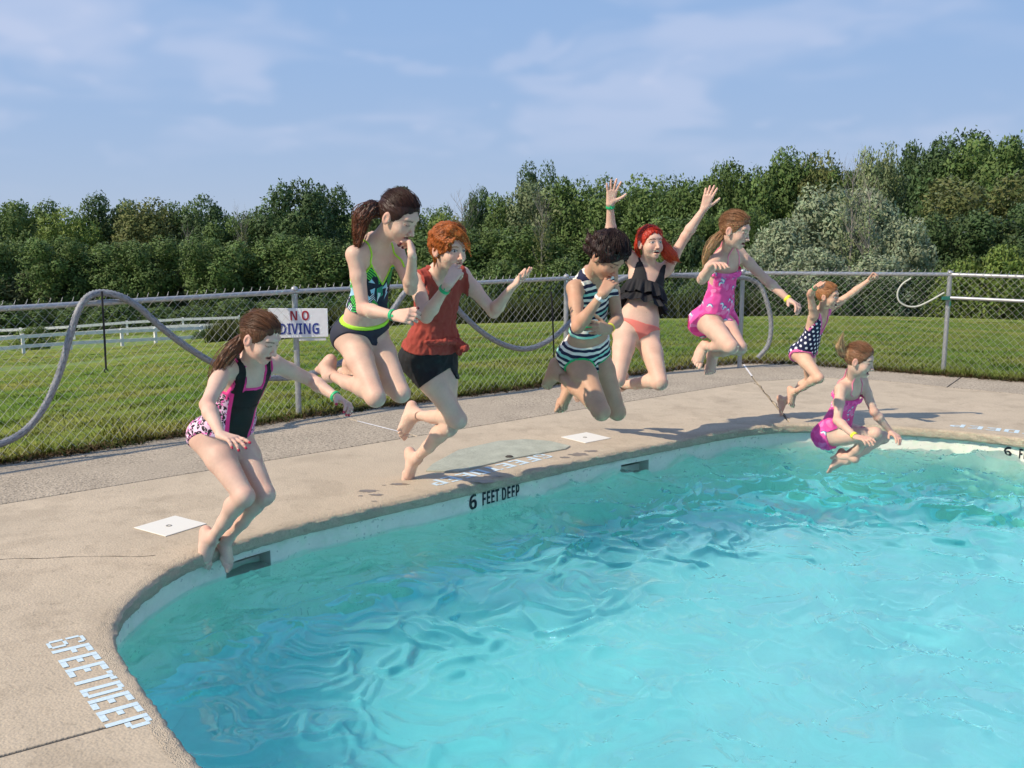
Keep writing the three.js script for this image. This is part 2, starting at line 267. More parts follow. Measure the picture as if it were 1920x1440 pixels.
{
  const strip = (a, b, y0, y1, out0, out1, nv) => grid((b - a) * 2, nv, (u, v) => { const p = rimAt(lerp(a, b, u), lerp(out0, out1, v)); return [p.x, lerp(y0, y1, v), p.y]; }, (q, u, v) => [lerp(a, b, u) / RIMN * rimLen, q[1]]);
  let from = 0; const upper = [];
  for (const m of mouths) { upper.push(strip(m - MW / 2, m + MW / 2, -0.068, -0.108, 0.035, 0.035, 1), strip(from, m - MW / 2, -0.068, PAINT_LINE, 0.035, 0.035, 2)); from = m + MW / 2; }
  upper.push(strip(from, RIMN, -0.068, PAINT_LINE, 0.035, 0.035, 2));
  upper.forEach((g) => mesh('painted_wall', g, wallMat, pool));
  mesh('basin_wall', strip(0, RIMN, PAINT_LINE, FLOOR + 0.12, 0.035, 0.02, 4), std({ map: rep(wallTex, 1.6), roughness: 0.8, color: lin(0.80, 1.0, 0.98) }), pool);
  mesh('basin_cove', grid(RIMN, 4, (u, v) => { const a = v * Math.PI / 2, p = rimAt(u * RIMN, 0.02 - 0.15 * (1 - Math.cos(a))); return [p.x, FLOOR + 0.12 - 0.12 * Math.sin(a), p.y]; }, (q, u, v) => [u * rimLen, v * 0.2]), basinMat, pool);
  mesh('basin_floor', grid(80, 80, (u, v) => { const x = lerp(-2.2, 6.5, u), z = lerp(-8, 3, v); return [x, lerp(FLOOR - 0.002, -0.66, sstep(-0.9, 1.6, x + 0.12 * (z + 4)) * sstep(-7.4, -5.6, z)), z]; }, (q) => [q[0], q[2]]), basinMat, pool);
  const P = [[0.9, -0.35], [0.9, 2.6], [5.6, 2.6], [5.6, -0.5]];
  for (let k = 0; k < 3; k++) { const [a, b] = [P[k], P[k + 1]]; mesh('painted_wall', grid(4, 2, (u, v) => [lerp(a[0], b[0], u), lerp(0, FLOOR, v), lerp(a[1], b[1], u)], (q, u, v) => [u * 4, q[1]]), wallMat, pool); }
  const dark = std({ color: lin(0.55, 0.55, 0.47), roughness: 0.9 });
  mouths.forEach((m) => { // recess behind each opening
    const a = rimAt(m - MW / 2, 0.035), b = rimAt(m + MW / 2, 0.035), n = rimN[Math.round(m)], D = 0.24, y0 = -0.108, y1 = PAINT_LINE;
    const A = a.clone().addScaledVector(n, D), B = b.clone().addScaledVector(n, D);
    const quad = (p, q, r, s) => { const g = new THREE.BufferGeometry(); g.setAttribute('position', new THREE.Float32BufferAttribute([...p, ...q, ...r, ...p, ...r, ...s], 3)); g.setAttribute('uv', new THREE.Float32BufferAttribute(new Array(12).fill(0), 2)); g.computeVertexNormals(); return g; };
    const g = mergeGeometries([quad([a.x, y0, a.y], [A.x, y0, A.y], [A.x, y1, A.y], [a.x, y1, a.y]), quad([b.x, y0, b.y], [b.x, y1, b.y], [B.x, y1, B.y], [B.x, y0, B.y]), quad([A.x, y0, A.y], [B.x, y0, B.y], [B.x, y1, B.y], [A.x, y1, A.y]), quad([a.x, y1, a.y], [A.x, y1, A.y], [B.x, y1, B.y], [b.x, y1, b.y]), quad([a.x, y0, a.y], [b.x, y0, b.y], [B.x, y0, B.y], [A.x, y0, A.y])]);
    const mo = mesh('skimmer_mouth', g, dark, pool), bar = (p, q, ya, yb, w) => { const L = p.distanceTo(q), k = boxAt(L, yb - ya, w, 0, 0, 0); k.rotateY(-Math.atan2(q.y - p.y, q.x - p.x)); k.translate((p.x + q.x) / 2, (ya + yb) / 2, (p.y + q.y) / 2); return k; };
    mesh('weir_flap', bar(a.clone().addScaledVector(n, 0.09), b.clone().addScaledVector(n, 0.09), y1 + 0.01, -0.15, 0.008), dark, mo);
  });
}
// black depth figures painted on the wall
const font = await new FontLoader().loadAsync('fonts/droid/droid_sans_bold.typeface.json');
function flatText(text, w, h, depth = 0.002) { // letters scaled into a w x h box, lower left at the origin
  const g = new TextGeometry(text, { font, size: 1, depth: 1, curveSegments: 5, bevelEnabled: false }); g.computeBoundingBox(); const b = g.boundingBox;
  g.translate(-b.min.x, -b.min.y, 0); g.scale(w / (b.max.x - b.min.x), h / (b.max.y - b.min.y), depth); return g;
}
const inkMat = std({ color: lin(0.012, 0.012, 0.014), roughness: 0.6 });
function wallText(rows, u, v, turn = 0) { // rows of [text, offset, width, height]; the figures follow the wall
  const p = onPlane(u, v, WATER + 0.01), i0 = rimNearest(p.x, p.z), perM = RIMN / rimLen, gs = [];
  for (const [t, off, w, h, y] of rows) { const g = flatText(t, w, h, 0.002), a = g.attributes.position; for (let k = 0; k < a.count; k++) { const q = rimAt(i0 + (off + a.getX(k)) * perM, 0.033 - a.getZ(k)); a.setXYZ(k, q.x, y + a.getY(k), q.y); } g.computeVertexNormals(); gs.push(g); }
  mesh('depth_figures', mergeGeometries(gs), inkMat, pool);
}
wallText([['6', 0, 0.055, 0.092, -0.166], ['FEET DEEP', 0.098, 0.285, 0.080, -0.156]], 890, 955);
wallText([['6', 0, 0.05, 0.075, -0.155], ['FEET DEEP', 0.10, 0.26, 0.068, -0.150]], 1872, 860);
// ------------------------------------------------------------ water: a wavy surface that bends light, tinted by its depth
const waveRng = mulberry(5), waves = [];
for (let i = 0; i < 12; i++) { const l = lerp(0.22, 0.7, (i + 0.5) / 12), a = waveRng() * 6.283; waves.push([Math.cos(a) * 6.283 / l, Math.sin(a) * 6.283 / l, waveRng() * 6.283, 0.25 * Math.SQRT2 / Math.sqrt(12) * l / 6.283]); }
const fine = []; for (let i = 0; i < 10; i++) { const l = lerp(0.09, 0.2, (i + 0.5) / 10), a = waveRng() * 6.283; fine.push([Math.cos(a) * 6.283 / l, Math.sin(a) * 6.283 / l, waveRng() * 6.283, 0.14 * Math.SQRT2 / Math.sqrt(10) * l / 6.283]); }
const ridge = (n, w) => { const q = Math.abs(n) / w; return q > 3 ? 0 : Math.exp(-q * q); };
function waveH(x, z) { // choppy swell with a net of narrow crests where the ripples meet
  const wx = x + 0.16 * n2(x * 1.3, z * 1.3) + 0.05 * n2(x * 4, z * 4 + 9), wz = z + 0.16 * n2(x * 1.3 + 40, z * 1.3) + 0.05 * n2(x * 4 + 5, z * 4);
  let h = 0; for (const [a, b, p, c] of waves) h += c * Math.sin(wx * a + wz * b + p);
  let f = 0; for (const [a, b, p, c] of fine) f += c * Math.sin(wx * a + wz * b + p);
  const calm = sstep(-1.4, 1.2, x + 0.25 * z + 1.2 + 0.8 * n2(x * 0.5, z * 0.5));
  const r = 0.024 * ridge(n2(wx * 1.5 + 3, wz * 1.5), 0.09) + 0.020 * ridge(n2(wx * 2.1 + 23, wz * 2.1 + 4), 0.10) + 0.014 * ridge(n2(wx * 3.3 + 13, wz * 3.3 + 7), 0.14);
  return h * lerp(0.22, 1, calm) + r * lerp(0.25, 1.0, calm) + f * calm * (0.35 + 0.9 * Math.max(0, n2(x * 0.8 + 7, z * 0.8)));
}
const waterMat = phys({ color: 0xffffff, transmission: 1, thickness: 1, roughness: 0, ior: 1.33, attenuationColor: lin(0.40, 0.965, 0.985), attenuationDistance: 2.2 });
{
  const nx = 700, nz = 860, X0 = -1.7, X1 = 5.9, Z0 = -7.5, Z1 = 2.7;
  const w = mesh('pool_water', grid(nx, nz, (u, v) => { const x = lerp(X0, X1, u), z = lerp(Z0, Z1, v); return [x, WATER + waveH(x, z) * 0.8, z]; }), waterMat);
  structure(w, 'clear turquoise pool water with choppy ripples');
}
// ------------------------------------------------------------ land: grass hill that falls away behind the fence
const landRing = [...grassLine, V2(11, -2), V2(11, 7), V2(-9.5, 7), V2(-9.5, 0)];
const segDist = (x, z, P) => { let d = 1e9; for (let i = 0; i < P.length; i++) { const a = P[i], b = P[(i + 1) % P.length], ex = b.x - a.x, ey = b.y - a.y, t = clamp(((x - a.x) * ex + (z - a.y) * ey) / (ex * ex + ey * ey)); d = Math.min(d, Math.hypot(x - a.x - ex * t, z - a.y - ey * t)); } return d; };
const inside = (x, z, P) => { let c = false; for (let i = 0, j = P.length - 1; i < P.length; j = i++) if ((P[i].y > z) !== (P[j].y > z) && x < (P[j].x - P[i].x) * (z - P[i].y) / (P[j].y - P[i].y) + P[i].x) c = !c; return c; };
function landH(x, z) {
  if (inside(x, z, landRing)) return -0.05;
  const d = segDist(x, z, landRing), s = z < -1 ? clamp(x / -z, -0.6, 0.6) : (x < 0 ? -0.6 : 0.6);
  const A = lerp(0.118, 0.076, sstep(-0.55, 0.5, s)), k = z < 0 ? 1 : Math.exp(-z * 0.1);
  const dd = d < 48 ? d : 48 + 20 * (1 - Math.exp(-(d - 48) / 20));
  return -0.012 - A * k * dd * dd / (dd + 1.6) + 0.015 * n2(x * 0.9, z * 0.9) * clamp(d) + 0.25 * n2(x * 0.05, z * 0.05) * clamp(d / 25);
}
const lawnTex = dataTex(1024, (u, v) => {
  const a = tile(u, v, 6, 2, 5), b = tile(u, v, 60, 6, 3), c = tile(u, v, 160, 9, 2), y = sstep(-0.1, 0.5, tile(u, v, 9, 15, 4)); let k = 1 + 0.35 * a + 0.4 * b + 0.4 * c;
  return [lerp(0.125, 0.22, y) * k, lerp(0.205, 0.24, y) * k, lerp(0.036, 0.06, y) * k];
});
const lawnMat = std({ map: rep(lawnTex, 5), roughness: 1 });
{
  const NT = 360, radii = [-0.3, 0, 0.35, 0.8, 1.4, 2.2, 3.3, 4.6, 6.2, 8, 10.5, 13.5, 17, 21, 26, 32, 39, 47, 56, 66, 78, 92, 110, 140, 190, 280, 420];
  // outline resampled, pushed out along its own normals for each ring
  const per = []; let L = 0; landRing.forEach((p, i) => { per.push(L); L += p.distanceTo(landRing[(i + 1) % landRing.length]); });
  const base = []; for (let k = 0; k < NT; k++) { const s = k / NT * L; let i = per.length - 1; while (per[i] > s) i--; const a = landRing[i], b = landRing[(i + 1) % landRing.length]; base.push(a.clone().lerp(b, (s - per[i]) / a.distanceTo(b))); }
  const C = V2(0.8, -3), p = [], uv = [], ix = [];
  radii.forEach((r) => base.forEach((q, k) => { const a = base[(k - 3 + NT) % NT], b = base[(k + 3) % NT], t = b.clone().sub(a).normalize(), n = V2(t.y, -t.x); const o = q.clone().sub(C).normalize(); if (n.dot(o) < 0) n.negate(); n.lerp(o, clamp(r / 6)).normalize(); const w = q.clone().addScaledVector(n, r); p.push(w.x, r < 0 ? -0.05 : r === 0 ? -0.03 : landH(w.x, w.y), w.y); uv.push(w.x, w.y); }));
  for (let j = 0; j < radii.length - 1; j++) for (let k = 0; k < NT; k++) { const a = j * NT + k, b = j * NT + (k + 1) % NT, c = a + NT, d = b + NT; ix.push(a, b, d, a, d, c); }
  const g = new THREE.BufferGeometry(); g.setAttribute('position', new THREE.Float32BufferAttribute(p, 3)); g.setAttribute('uv', new THREE.Float32BufferAttribute(uv, 2)); g.setIndex(ix); g.computeVertexNormals();
  if (g.attributes.normal.getY(NT * 12) < 0) { const a = g.index.array; for (let i = 0; i < a.length; i += 3) { const t = a[i]; a[i] = a[i + 1]; a[i + 1] = t; } g.computeVertexNormals(); }
  structure(mesh('grass_ground', g, lawnMat), 'mown grass hillside falling away behind the fence');
}
// grass blades: tufts as copies, dense beside the fence and wider apart down the hill
function tuft(seed, n, h, w, lean) {
  const R = mulberry(seed), p = [], nn = [], ix = [];
  for (let i = 0; i < n; i++) {
    const a = R() * 6.283, r = 0.035 * Math.sqrt(R()), x = Math.cos(a) * r, z = Math.sin(a) * r, b = R() * 6.283, hh = h * (0.55 + 0.6 * R()), l = lean * hh * (0.4 + R()), ww = w * (0.7 + 0.5 * R()), sx = -Math.sin(b) * ww, sz = Math.cos(b) * ww, o = p.length / 3;
    const mx = x + Math.cos(b) * l * 0.35, mz = z + Math.sin(b) * l * 0.35, tx = x + Math.cos(b) * l, tz = z + Math.sin(b) * l;
    p.push(x - sx, 0, z - sz, x + sx, 0, z + sz, mx - sx * 0.8, hh * 0.6, mz - sz * 0.8, mx + sx * 0.8, hh * 0.6, mz + sz * 0.8, tx, hh, tz);
    for (let k = 0; k < 5; k++) nn.push(Math.cos(b) * 0.4, 0.9, Math.sin(b) * 0.4); ix.push(o, o + 1, o + 3, o, o + 3, o + 2, o + 2, o + 3, o + 4);
  }
  const g = new THREE.BufferGeometry(); g.setAttribute('position', new THREE.Float32BufferAttribute(p, 3)); g.setAttribute('normal', new THREE.Float32BufferAttribute(nn, 3)); g.setIndex(ix); return g;
}
const bladeMat = phys({ color: 0xffffff, roughness: 0.9, specularIntensity: 0.15, side: THREE.DoubleSide });
function scatter(name, label, geos, spots) {
  geos.forEach((g, k) => {
    const mine = spots.filter((_, i) => i % geos.length === k), im = new THREE.InstancedMesh(g, bladeMat, mine.length), M = new THREE.Matrix4(), q = new THREE.Quaternion(), c = new THREE.Color();
    mine.forEach((s, i) => { q.setFromAxisAngle(vec(0, 1, 0), s.a); M.compose(vec(s.x, s.y, s.z), q, vec(s.w, s.s, s.w)); im.setMatrixAt(i, M); im.setColorAt(i, c.setRGB(...s.c)); });
    im.name = numbered(name); im.userData = { kind: 'stuff', label }; im.castShadow = im.receiveShadow = true; scene.add(im);
  });
}
{
  const R = mulberry(31), near = [], far = [], dry = [], weeds = [];
  const col = (x, z, y) => { const m = fbm2(x * 0.5, z * 0.5, 3), s = clamp(0.42 + 0.9 * m + 0.35 * (R() - 0.5) + y), v = 0.75 + 0.5 * R(); return [lerp(0.13, 0.275, s) * v, lerp(0.232, 0.28, s) * v, lerp(0.036, 0.068, s) * v]; };
  const view = (x, z) => z < -4 && Math.abs(x / z) < 0.58;
  for (let i = 0; i < 420000 && near.length < 190000; i++) { // nearer ground gets more, as it shows larger
    const z = -(5.4 + 19 * Math.pow(R(), 1.7)), x = z * (R() - 0.5) * 1.14; if (inside(x, z, landRing)) continue; const d = segDist(x, z, landRing);
    near.push({ x, z, y: landH(x, z) - 0.004, a: R() * 6.28, w: 0.8 + 0.6 * R() + 0.03 * d, s: (0.34 + 0.4 * R()) * (d < 0.35 ? 1.4 : 1) * (0.8 + 0.6 * Math.max(0, n2(x * 1.7, z * 1.7))), c: col(x, z, d < 0.25 ? 0.3 : 0) });
  }
  for (let i = 0; i < 90000; i++) { // down the hill
    const z = -(18 + 55 * Math.pow(R(), 1.4)), x = z * (R() - 0.5) * 1.16, d = segDist(x, z, landRing);
    far.push({ x, z, y: landH(x, z) - 0.01, a: R() * 6.28, w: 1.6 + 0.05 * d, s: 0.45 + 0.004 * d, c: col(x, z, 0.15) });
  }
  for (let k = 1; k < grassLine.length - 1; k++) { // dead, matted thatch where the grass meets the concrete
    const a = grassLine[k], b = grassLine[k + 1], l = a.distanceTo(b), t = b.clone().sub(a).normalize();
    for (let i = 0; i < l * 420; i++) { const q = a.clone().lerp(b, R()).addScaledVector(V2(t.y, -t.x), -0.05 + 0.16 * Math.pow(R(), 1.3) + 0.06 * n2(k * 9 + i * 0.02, 4)); const v = 0.5 + 0.8 * R(), s = R() < 0.35 ? 1 : 0; dry.push({ x: q.x, z: q.y, y: -0.03 + 0.012 * R(), a: R() * 6.28, w: 0.8 + R(), s: 0.5 + 0.7 * R(), c: s ? [0.075 * v, 0.10 * v, 0.03 * v] : [0.16 * v, 0.105 * v, 0.055 * v] }); }
  }
  for (let i = 0; i < 22000; i++) { // unmown growth at the foot of the wood
    const z = -(30 + 30 * R()), s = -0.3 + 0.55 * R(), x = -z * s; const m = n2(x * 0.15, z * 0.15); if (m < 0.05 - 0.04 * (-z - 42)) continue; const v = 0.7 + 0.5 * R();
    weeds.push({ x, z, y: landH(x, z) - 0.02, a: R() * 6.28, w: 4 + 3 * R(), s: 4 + 7 * R(), c: [0.11 * v, 0.135 * v, 0.045 * v] });
  }
  scatter('grass', 'mown green grass of the slope behind the fence', [tuft(1, 7, 0.075, 0.0035, 0.7), tuft(2, 8, 0.06, 0.004, 0.9), tuft(3, 6, 0.085, 0.003, 0.5)], near);
  scatter('far_grass', 'mown grass further down the slope', [tuft(4, 9, 0.07, 0.006, 0.8)], far);
  scatter('dry_thatch', 'dead brown grass along the edge of the concrete', [tuft(5, 7, 0.05, 0.003, 1.6)], dry);
  scatter('tall_weeds', 'tall unmown weeds at the foot of the trees', [tuft(6, 9, 0.09, 0.0025, 0.5)], weeds);
}
// ------------------------------------------------------------ chain link fence
const galv = std({ map: rep(dataTex(256, (u, v) => { const k = 1 + 0.3 * tile(u, v, 8, 3, 4) + 0.15 * tile(u, v, 50, 5, 2); return [0.42 * k, 0.43 * k, 0.44 * k]; }), 0.4), metalness: 0.55, roughness: 0.45 });
const wireMat = std({ color: lin(0.46, 0.46, 0.44), metalness: 0.45, roughness: 0.5 });
const posts = [V2(-6.9, -2.9), V2(-5.15, -4.15), V2(-3.42, -5.82), V2(-1.62, -7.56), V2(0.49, -9.17), V2(2.28, -10.05), V2(4.21, -9.78), V2(6.2, -8.3), V2(8.0, -6.3)];
const FH = 0.945, fence = group('chain_link_fence', 'galvanised chain link fence with top rail round the deck', 'fence');
function tubeMesh(name, a, b, r, parent, sides = 10) { const g = rod(a, b, r, r, sides); return mesh(name, g, galv, parent); }
posts.forEach((p, i) => {
  const y0 = landH(p.x, p.y) - 0.1, q = tubeMesh('post', vec(p.x, Math.min(-0.1, y0), p.y), vec(p.x, FH - 0.015, p.y), 0.022, fence);
  const cap = new THREE.SphereGeometry(0.027, 12, 8); cap.scale(1, 0.8, 1); cap.translate(p.x, FH + 0.018, p.y); mesh('cap', cap, galv, q);
  for (const h of [0.18, 0.5, 0.8]) { const t = new THREE.TorusGeometry(0.0245, 0.003, 5, 14); t.rotateX(Math.PI / 2); t.translate(p.x, h, p.y); mesh('tie_band', t, galv, q); }
});
for (let i = 0; i < posts.length - 1; i++) {
  const a = posts[i], b = posts[i + 1], L = a.distanceTo(b), t = b.clone().sub(a).normalize(), n = V2(t.y, -t.x), R = mulberry(500 + i);
  const rail = tubeMesh('top_rail', vec(a.x, FH, a.y), vec(b.x, FH, b.y), 0.0185, fence);
  const sl = a.clone().lerp(b, 0.36 + 0.2 * R()); mesh('sleeve', rod(vec(sl.x - t.x * 0.06, FH, sl.y - t.y * 0.06), vec(sl.x + t.x * 0.06, FH, sl.y + t.y * 0.06), 0.0215, 0.0215, 10), galv, rail);
  // woven wire: two families of slanting strands that pass in front of and behind each other, with twisted tips above the rail
  const D = 0.070, TOP = FH + 0.03, BOT = 0.035, gs = [];
  const strand = (s0, y0, s1, y1, ph) => {
    const K = Math.max(2, Math.round((y1 - y0) / D)), side = 3, p = [], ix = [];
    for (let k = 0; k <= K; k++) { const f = k / K, s = lerp(s0, s1, f), y = lerp(y0, y1, f), o = ((k + ph) % 2 ? 1 : -1) * 0.0025 - 0.024 + 0.006 * n2(s * 1.2, y * 2 + i * 9);
      for (let e = 0; e < side; e++) { const an = e / side * 6.283; p.push(a.x + t.x * (s + Math.cos(an) * 0.0016) + n.x * (o + Math.sin(an) * 0.0016), y, a.y + t.y * (s + Math.cos(an) * 0.0016) + n.y * (o + Math.sin(an) * 0.0016)); } }
    for (let k = 0; k < K; k++) for (let e = 0; e < side; e++) { const q = k * side + e, r = k * side + (e + 1) % side; ix.push(q, r, r + side, q, r + side, q + side); }
    const g = new THREE.BufferGeometry(); g.setAttribute('position', new THREE.Float32BufferAttribute(p, 3)); g.setIndex(ix); g.computeVertexNormals(); return g;
  };
  const Hh = TOP - BOT;
  for (let dir = 0; dir < 2; dir++) for (let k = -Math.ceil(Hh / D); k < L / D + 1; k++) {
    let s0 = k * D, s1 = s0 + Hh, y0 = BOT, y1 = TOP; // 45 degree strand, cut at both posts
    if (s0 < 0) { y0 -= s0; s0 = 0; } if (s1 > L) { y1 -= s1 - L; s1 = L; } if (y1 - y0 < 0.03) continue;
    gs.push(dir ? strand(L - s0, y0, L - s1, y1, k & 1) : strand(s0, y0, s1, y1, 1 + (k & 1)));
  }
  for (let k = 0; k < L / D; k++) { const s = (k + 0.5) * D, x = a.x + t.x * s - n.x * 0.024, z = a.y + t.y * s - n.y * 0.024; gs.push(rod(vec(x - t.x * 0.006, TOP - 0.005, z - t.y * 0.006), vec(x + t.x * 0.004, TOP + 0.022, z + t.y * 0.004), 0.0025, 0.0015, 4).deleteAttribute('uv')); }
  const m = mesh('chain_link_mesh', mergeGeometries(gs.map((g) => { g.deleteAttribute('uv'); return g; })), wireMat, fence); m.userData.kind = 'stuff';
}
{ // second rail below the top rail on the run to the right of the sign-free end post
  const a = posts[6], b = posts[7], y = 0.725; tubeMesh('lower_rail', vec(a.x, y, a.y + 0.05), vec(b.x, y, b.y + 0.05), 0.0165, fence);
}
// ------------------------------------------------------------ things hung on the fence
function fencePoint(u, v, out) { // where the sight line of a pixel meets the fence, moved out towards the pool
  const r = ray(u, v); let best = null;
  for (let i = 0; i < posts.length - 1; i++) { const a = posts[i], b = posts[i + 1], ex = b.x - a.x, ey = b.y - a.y, den = r.x * ey - r.z * ex; if (Math.abs(den) < 1e-9) continue; const t = (a.x * ey - a.y * ex) / den, s = Math.abs(ex) > Math.abs(ey) ? (r.x * t - a.x) / ex : (r.z * t - a.y) / ey; if (t > 0 && s >= -0.02 && s <= 1.02) { const L = Math.hypot(ex, ey); best = vec(r.x * t, EYE + r.y * t, r.z * t).add(vec(-ey / L * out, 0, ex / L * out)); } }
  return best;
}
function ribbedTube(curve, n, r, rib, ribs, sides = 10) {
  const fr = curve.computeFrenetFrames(n, false), p = [], uv = [], ix = [];
  for (let i = 0; i <= n; i++) { const c = curve.getPointAt(i / n), rr = r + (i % 2 ? rib : -rib) * ribs; for (let e = 0; e < sides; e++) { const a = e / sides * 6.2832, q = c.clone().addScaledVector(fr.normals[i], Math.cos(a) * rr).addScaledVector(fr.binormals[i], Math.sin(a) * rr); p.push(q.x, q.y, q.z); uv.push(i / n * 20, e / sides); } }
  for (let i = 0; i < n; i++) for (let e = 0; e < sides; e++) { const a = i * sides + e, b = i * sides + (e + 1) % sides; ix.push(a, b, b + sides, a, b + sides, a + sides); }
  const g = new THREE.BufferGeometry(); g.setAttribute('position', new THREE.Float32BufferAttribute(p, 3)); g.setAttribute('uv', new THREE.Float32BufferAttribute(uv, 2)); g.setIndex(ix); g.computeVertexNormals(); return g;
}
const hoseMat = std({ map: rep(dataTex(256, (u, v) => { const k = 1 + 0.35 * tile(u, v, 5, 3, 4), d = tile(u, v, 9, 9, 3) > 0.18 ? 0.62 : 1; return [0.26 * k * d, 0.27 * k * d, 0.285 * k * d]; }), 1), roughness: 0.55 });
{
  const px = [[-150, 842, 0.04], [-60, 842, 0.04], [0, 828, 0.05], [40, 806, 0.05], [75, 765, 0.05], [105, 700, 0.05], [125, 630, 0.05], [142, 580, 0.045], [160, 557, 0.035], [185, 549, 0.01], [215, 553, 0.035], [250, 572, 0.05], [295, 612, 0.055], [345, 650, 0.055], [400, 682, 0.055], [460, 702, 0.055], [520, 707, 0.06], [580, 698, 0.06], [640, 675, 0.055], [690, 635, 0.055], [730, 580, 0.05], [762, 540, 0.04], [795, 528, 0.0], [825, 545, 0.04], [860, 588, 0.05], [900, 624, 0.055], [940, 646, 0.055], [980, 653, 0.055], [1015, 641, 0.055], [1050, 615, 0.055], [1090, 575, 0.05], [1130, 540, 0.05], [1175, 518, 0.04], [1220, 515, 0.04], [1270, 516, 0.045], [1320, 518, 0.045], [1365, 520, 0.04], [1400, 522, 0.0], [1425, 535, -0.06], [1440, 570, -0.06], [1447, 610, -0.06], [1441, 648, -0.05], [1422, 672, -0.04]];
  const c = new THREE.CatmullRomCurve3(px.map(([u, v, o]) => fencePoint(u, v, o)).filter(Boolean), false, 'centripetal');
  const L = c.getLength(); tag(mesh('vacuum_hose', ribbedTube(c, Math.round(L / 0.011), 0.023, 0.0022, 1, 10), hoseMat), 'long grey ribbed pool vacuum hose looped over the chain link fence', 'hose');
  const c2 = new THREE.CatmullRomCurve3([[1706, 521], [1690, 532], [1681, 548], [1684, 564], [1698, 573], [1716, 574], [1740, 564], [1768, 548]].map(([u, v]) => fencePoint(u, v, 0.045)));
  tag(mesh('garden_hose', ribbedTube(c2, 60, 0.0085, 0, 0, 8), std({ color: lin(0.50, 0.52, 0.45), roughness: 0.5 })), 'thin pale hose curling in a loop beside the bare fence post', 'hose');
  const k = posts[6], cl = group('hose_clamp', 'green clamp round the bare post where the pale hose ends', 'clamp'); cl.position.set(k.x, 0.72, k.y);
  const gm = std({ color: lin(0.02, 0.16, 0.12), roughness: 0.5 }); mesh('band', new THREE.CylinderGeometry(0.032, 0.032, 0.035, 14), gm, cl); mesh('jaw', boxAt(0.09, 0.028, 0.04, -0.03, 0.0, 0.035), gm, cl); mesh('screw', rod(vec(0, -0.03, 0.05), vec(0, -0.075, 0.05), 0.006), gm, cl);
}
function strap(px, label, w) {
  const pts = px.map(([u, v]) => fencePoint(u, v, 0.075)), g = []; for (let i = 0; i < pts.length - 1; i++) g.push(rod(pts[i], pts[i + 1], w, w * 0.9, 6));
  const o = group('elastic_strap', label, 'strap'), m = std({ color: lin(0.012, 0.012, 0.014), roughness: 0.7 }), e = pts[pts.length - 1];
  mesh('cord', mergeGeometries(g), m, o); const h = new THREE.TorusGeometry(0.012, 0.004, 6, 12, 4.6); h.translate(e.x, e.y - 0.01, e.z); mesh('hook', h, m, o);
}
strap([[182, 545], [184, 580], [187, 630], [190, 690]], 'black elastic strap hanging from the grey hose over the rail', 0.0075);
strap([[1023, 545], [1026, 590], [1028, 640], [1029, 672]], 'black elastic strap hanging beside the girl in the striped swimsuit', 0.0075);
{ // NO DIVING board on the post behind the first girl
  const p = posts[3], o = group('no_diving_sign', 'white board lettered NO DIVING in red and blue on the fence post', 'sign');
  o.position.set(p.x + 0.03, 0.72, p.y + 0.045); o.rotation.y = 0.12;
  const sh = new THREE.Shape(); sh.moveTo(-0.215, -0.115); sh.lineTo(0.215, -0.108); sh.lineTo(0.215, 0.098); sh.lineTo(-0.215, 0.105); sh.closePath();
  const bg = new THREE.ExtrudeGeometry(sh, { depth: 0.012, bevelEnabled: true, bevelThickness: 0.0015, bevelSize: 0.002, bevelSegments: 1 });
  mesh('board', bg, std({ map: rep(dataTex(256, (u, v) => { const k = 1 + 0.06 * tile(u, v, 6, 3, 4); return [0.74 * k, 0.75 * k, 0.77 * k]; }), 0.5), roughness: 0.6 }), o);
  const no = flatText('N O', 0.135, 0.072, 0.003); no.translate(-0.055, 0.015, 0.0135); mesh('red_lettering', no, std({ color: lin(0.33, 0.02, 0.035), roughness: 0.6 }), o);
  const dv = flatText('DIVING', 0.285, 0.082, 0.003); dv.translate(-0.135, -0.088, 0.0135); mesh('blue_lettering', dv, std({ color: lin(0.02, 0.04, 0.24), roughness: 0.6 }), o);
  mesh('batten', boxAt(0.20, 0.02, 0.015, 0.1, -0.128, 0.0), std({ color: lin(0.6, 0.6, 0.58), roughness: 0.7 }), o);
}
// ------------------------------------------------------------ white paddock rails down the hill
const whiteRail = std({ map: rep(dataTex(256, (u, v) => { const k = 1 + 0.16 * tile(u, v, 6, 13, 4); return [0.78 * k, 0.78 * k, 0.76 * k]; }), 2), roughness: 0.7 });
function onLand(u, v) { const r = ray(u, v); let t = 4; for (let i = 0; i < 4000; i++) { const y = EYE + r.y * t; if (y < landH(r.x * t, -t)) return vec(r.x * t, y, -t); t += 0.05 + t * 0.002; } return vec(r.x * 80, landH(r.x * 80, -80), -80); }
function paddock(feet, label, h, rails) {
  const o = group('rail_fence', label, 'fence', 'white paddock fences'), P = feet.map(([u, D]) => { const x = ray(u, 640).x * D; return vec(x, landH(x, -D), -D); });
  P.forEach((p, i) => { const e = P[Math.min(i + 1, P.length - 1)], s = P[Math.max(0, i - 1)], ry = Math.atan2(-(e.z - s.z), e.x - s.x); mesh('post', boxAt(0.14, h + 0.3, 0.14, p.x, p.y + h / 2 - 0.1, p.z, ry), whiteRail, o); });
  for (let i = 0; i < P.length - 1; i++) for (const k of rails) { const a = P[i], b = P[i + 1], L = a.distanceTo(b), g = new THREE.BoxGeometry(L, 0.17, 0.035); g.applyQuaternion(new THREE.Quaternion().setFromUnitVectors(vec(1, 0, 0), b.clone().sub(a).normalize())); g.translate((a.x + b.x) / 2, (a.y + b.y) / 2 + h * k, (a.z + b.z) / 2 + 0.09); mesh('rail', g, whiteRail, o); }
}
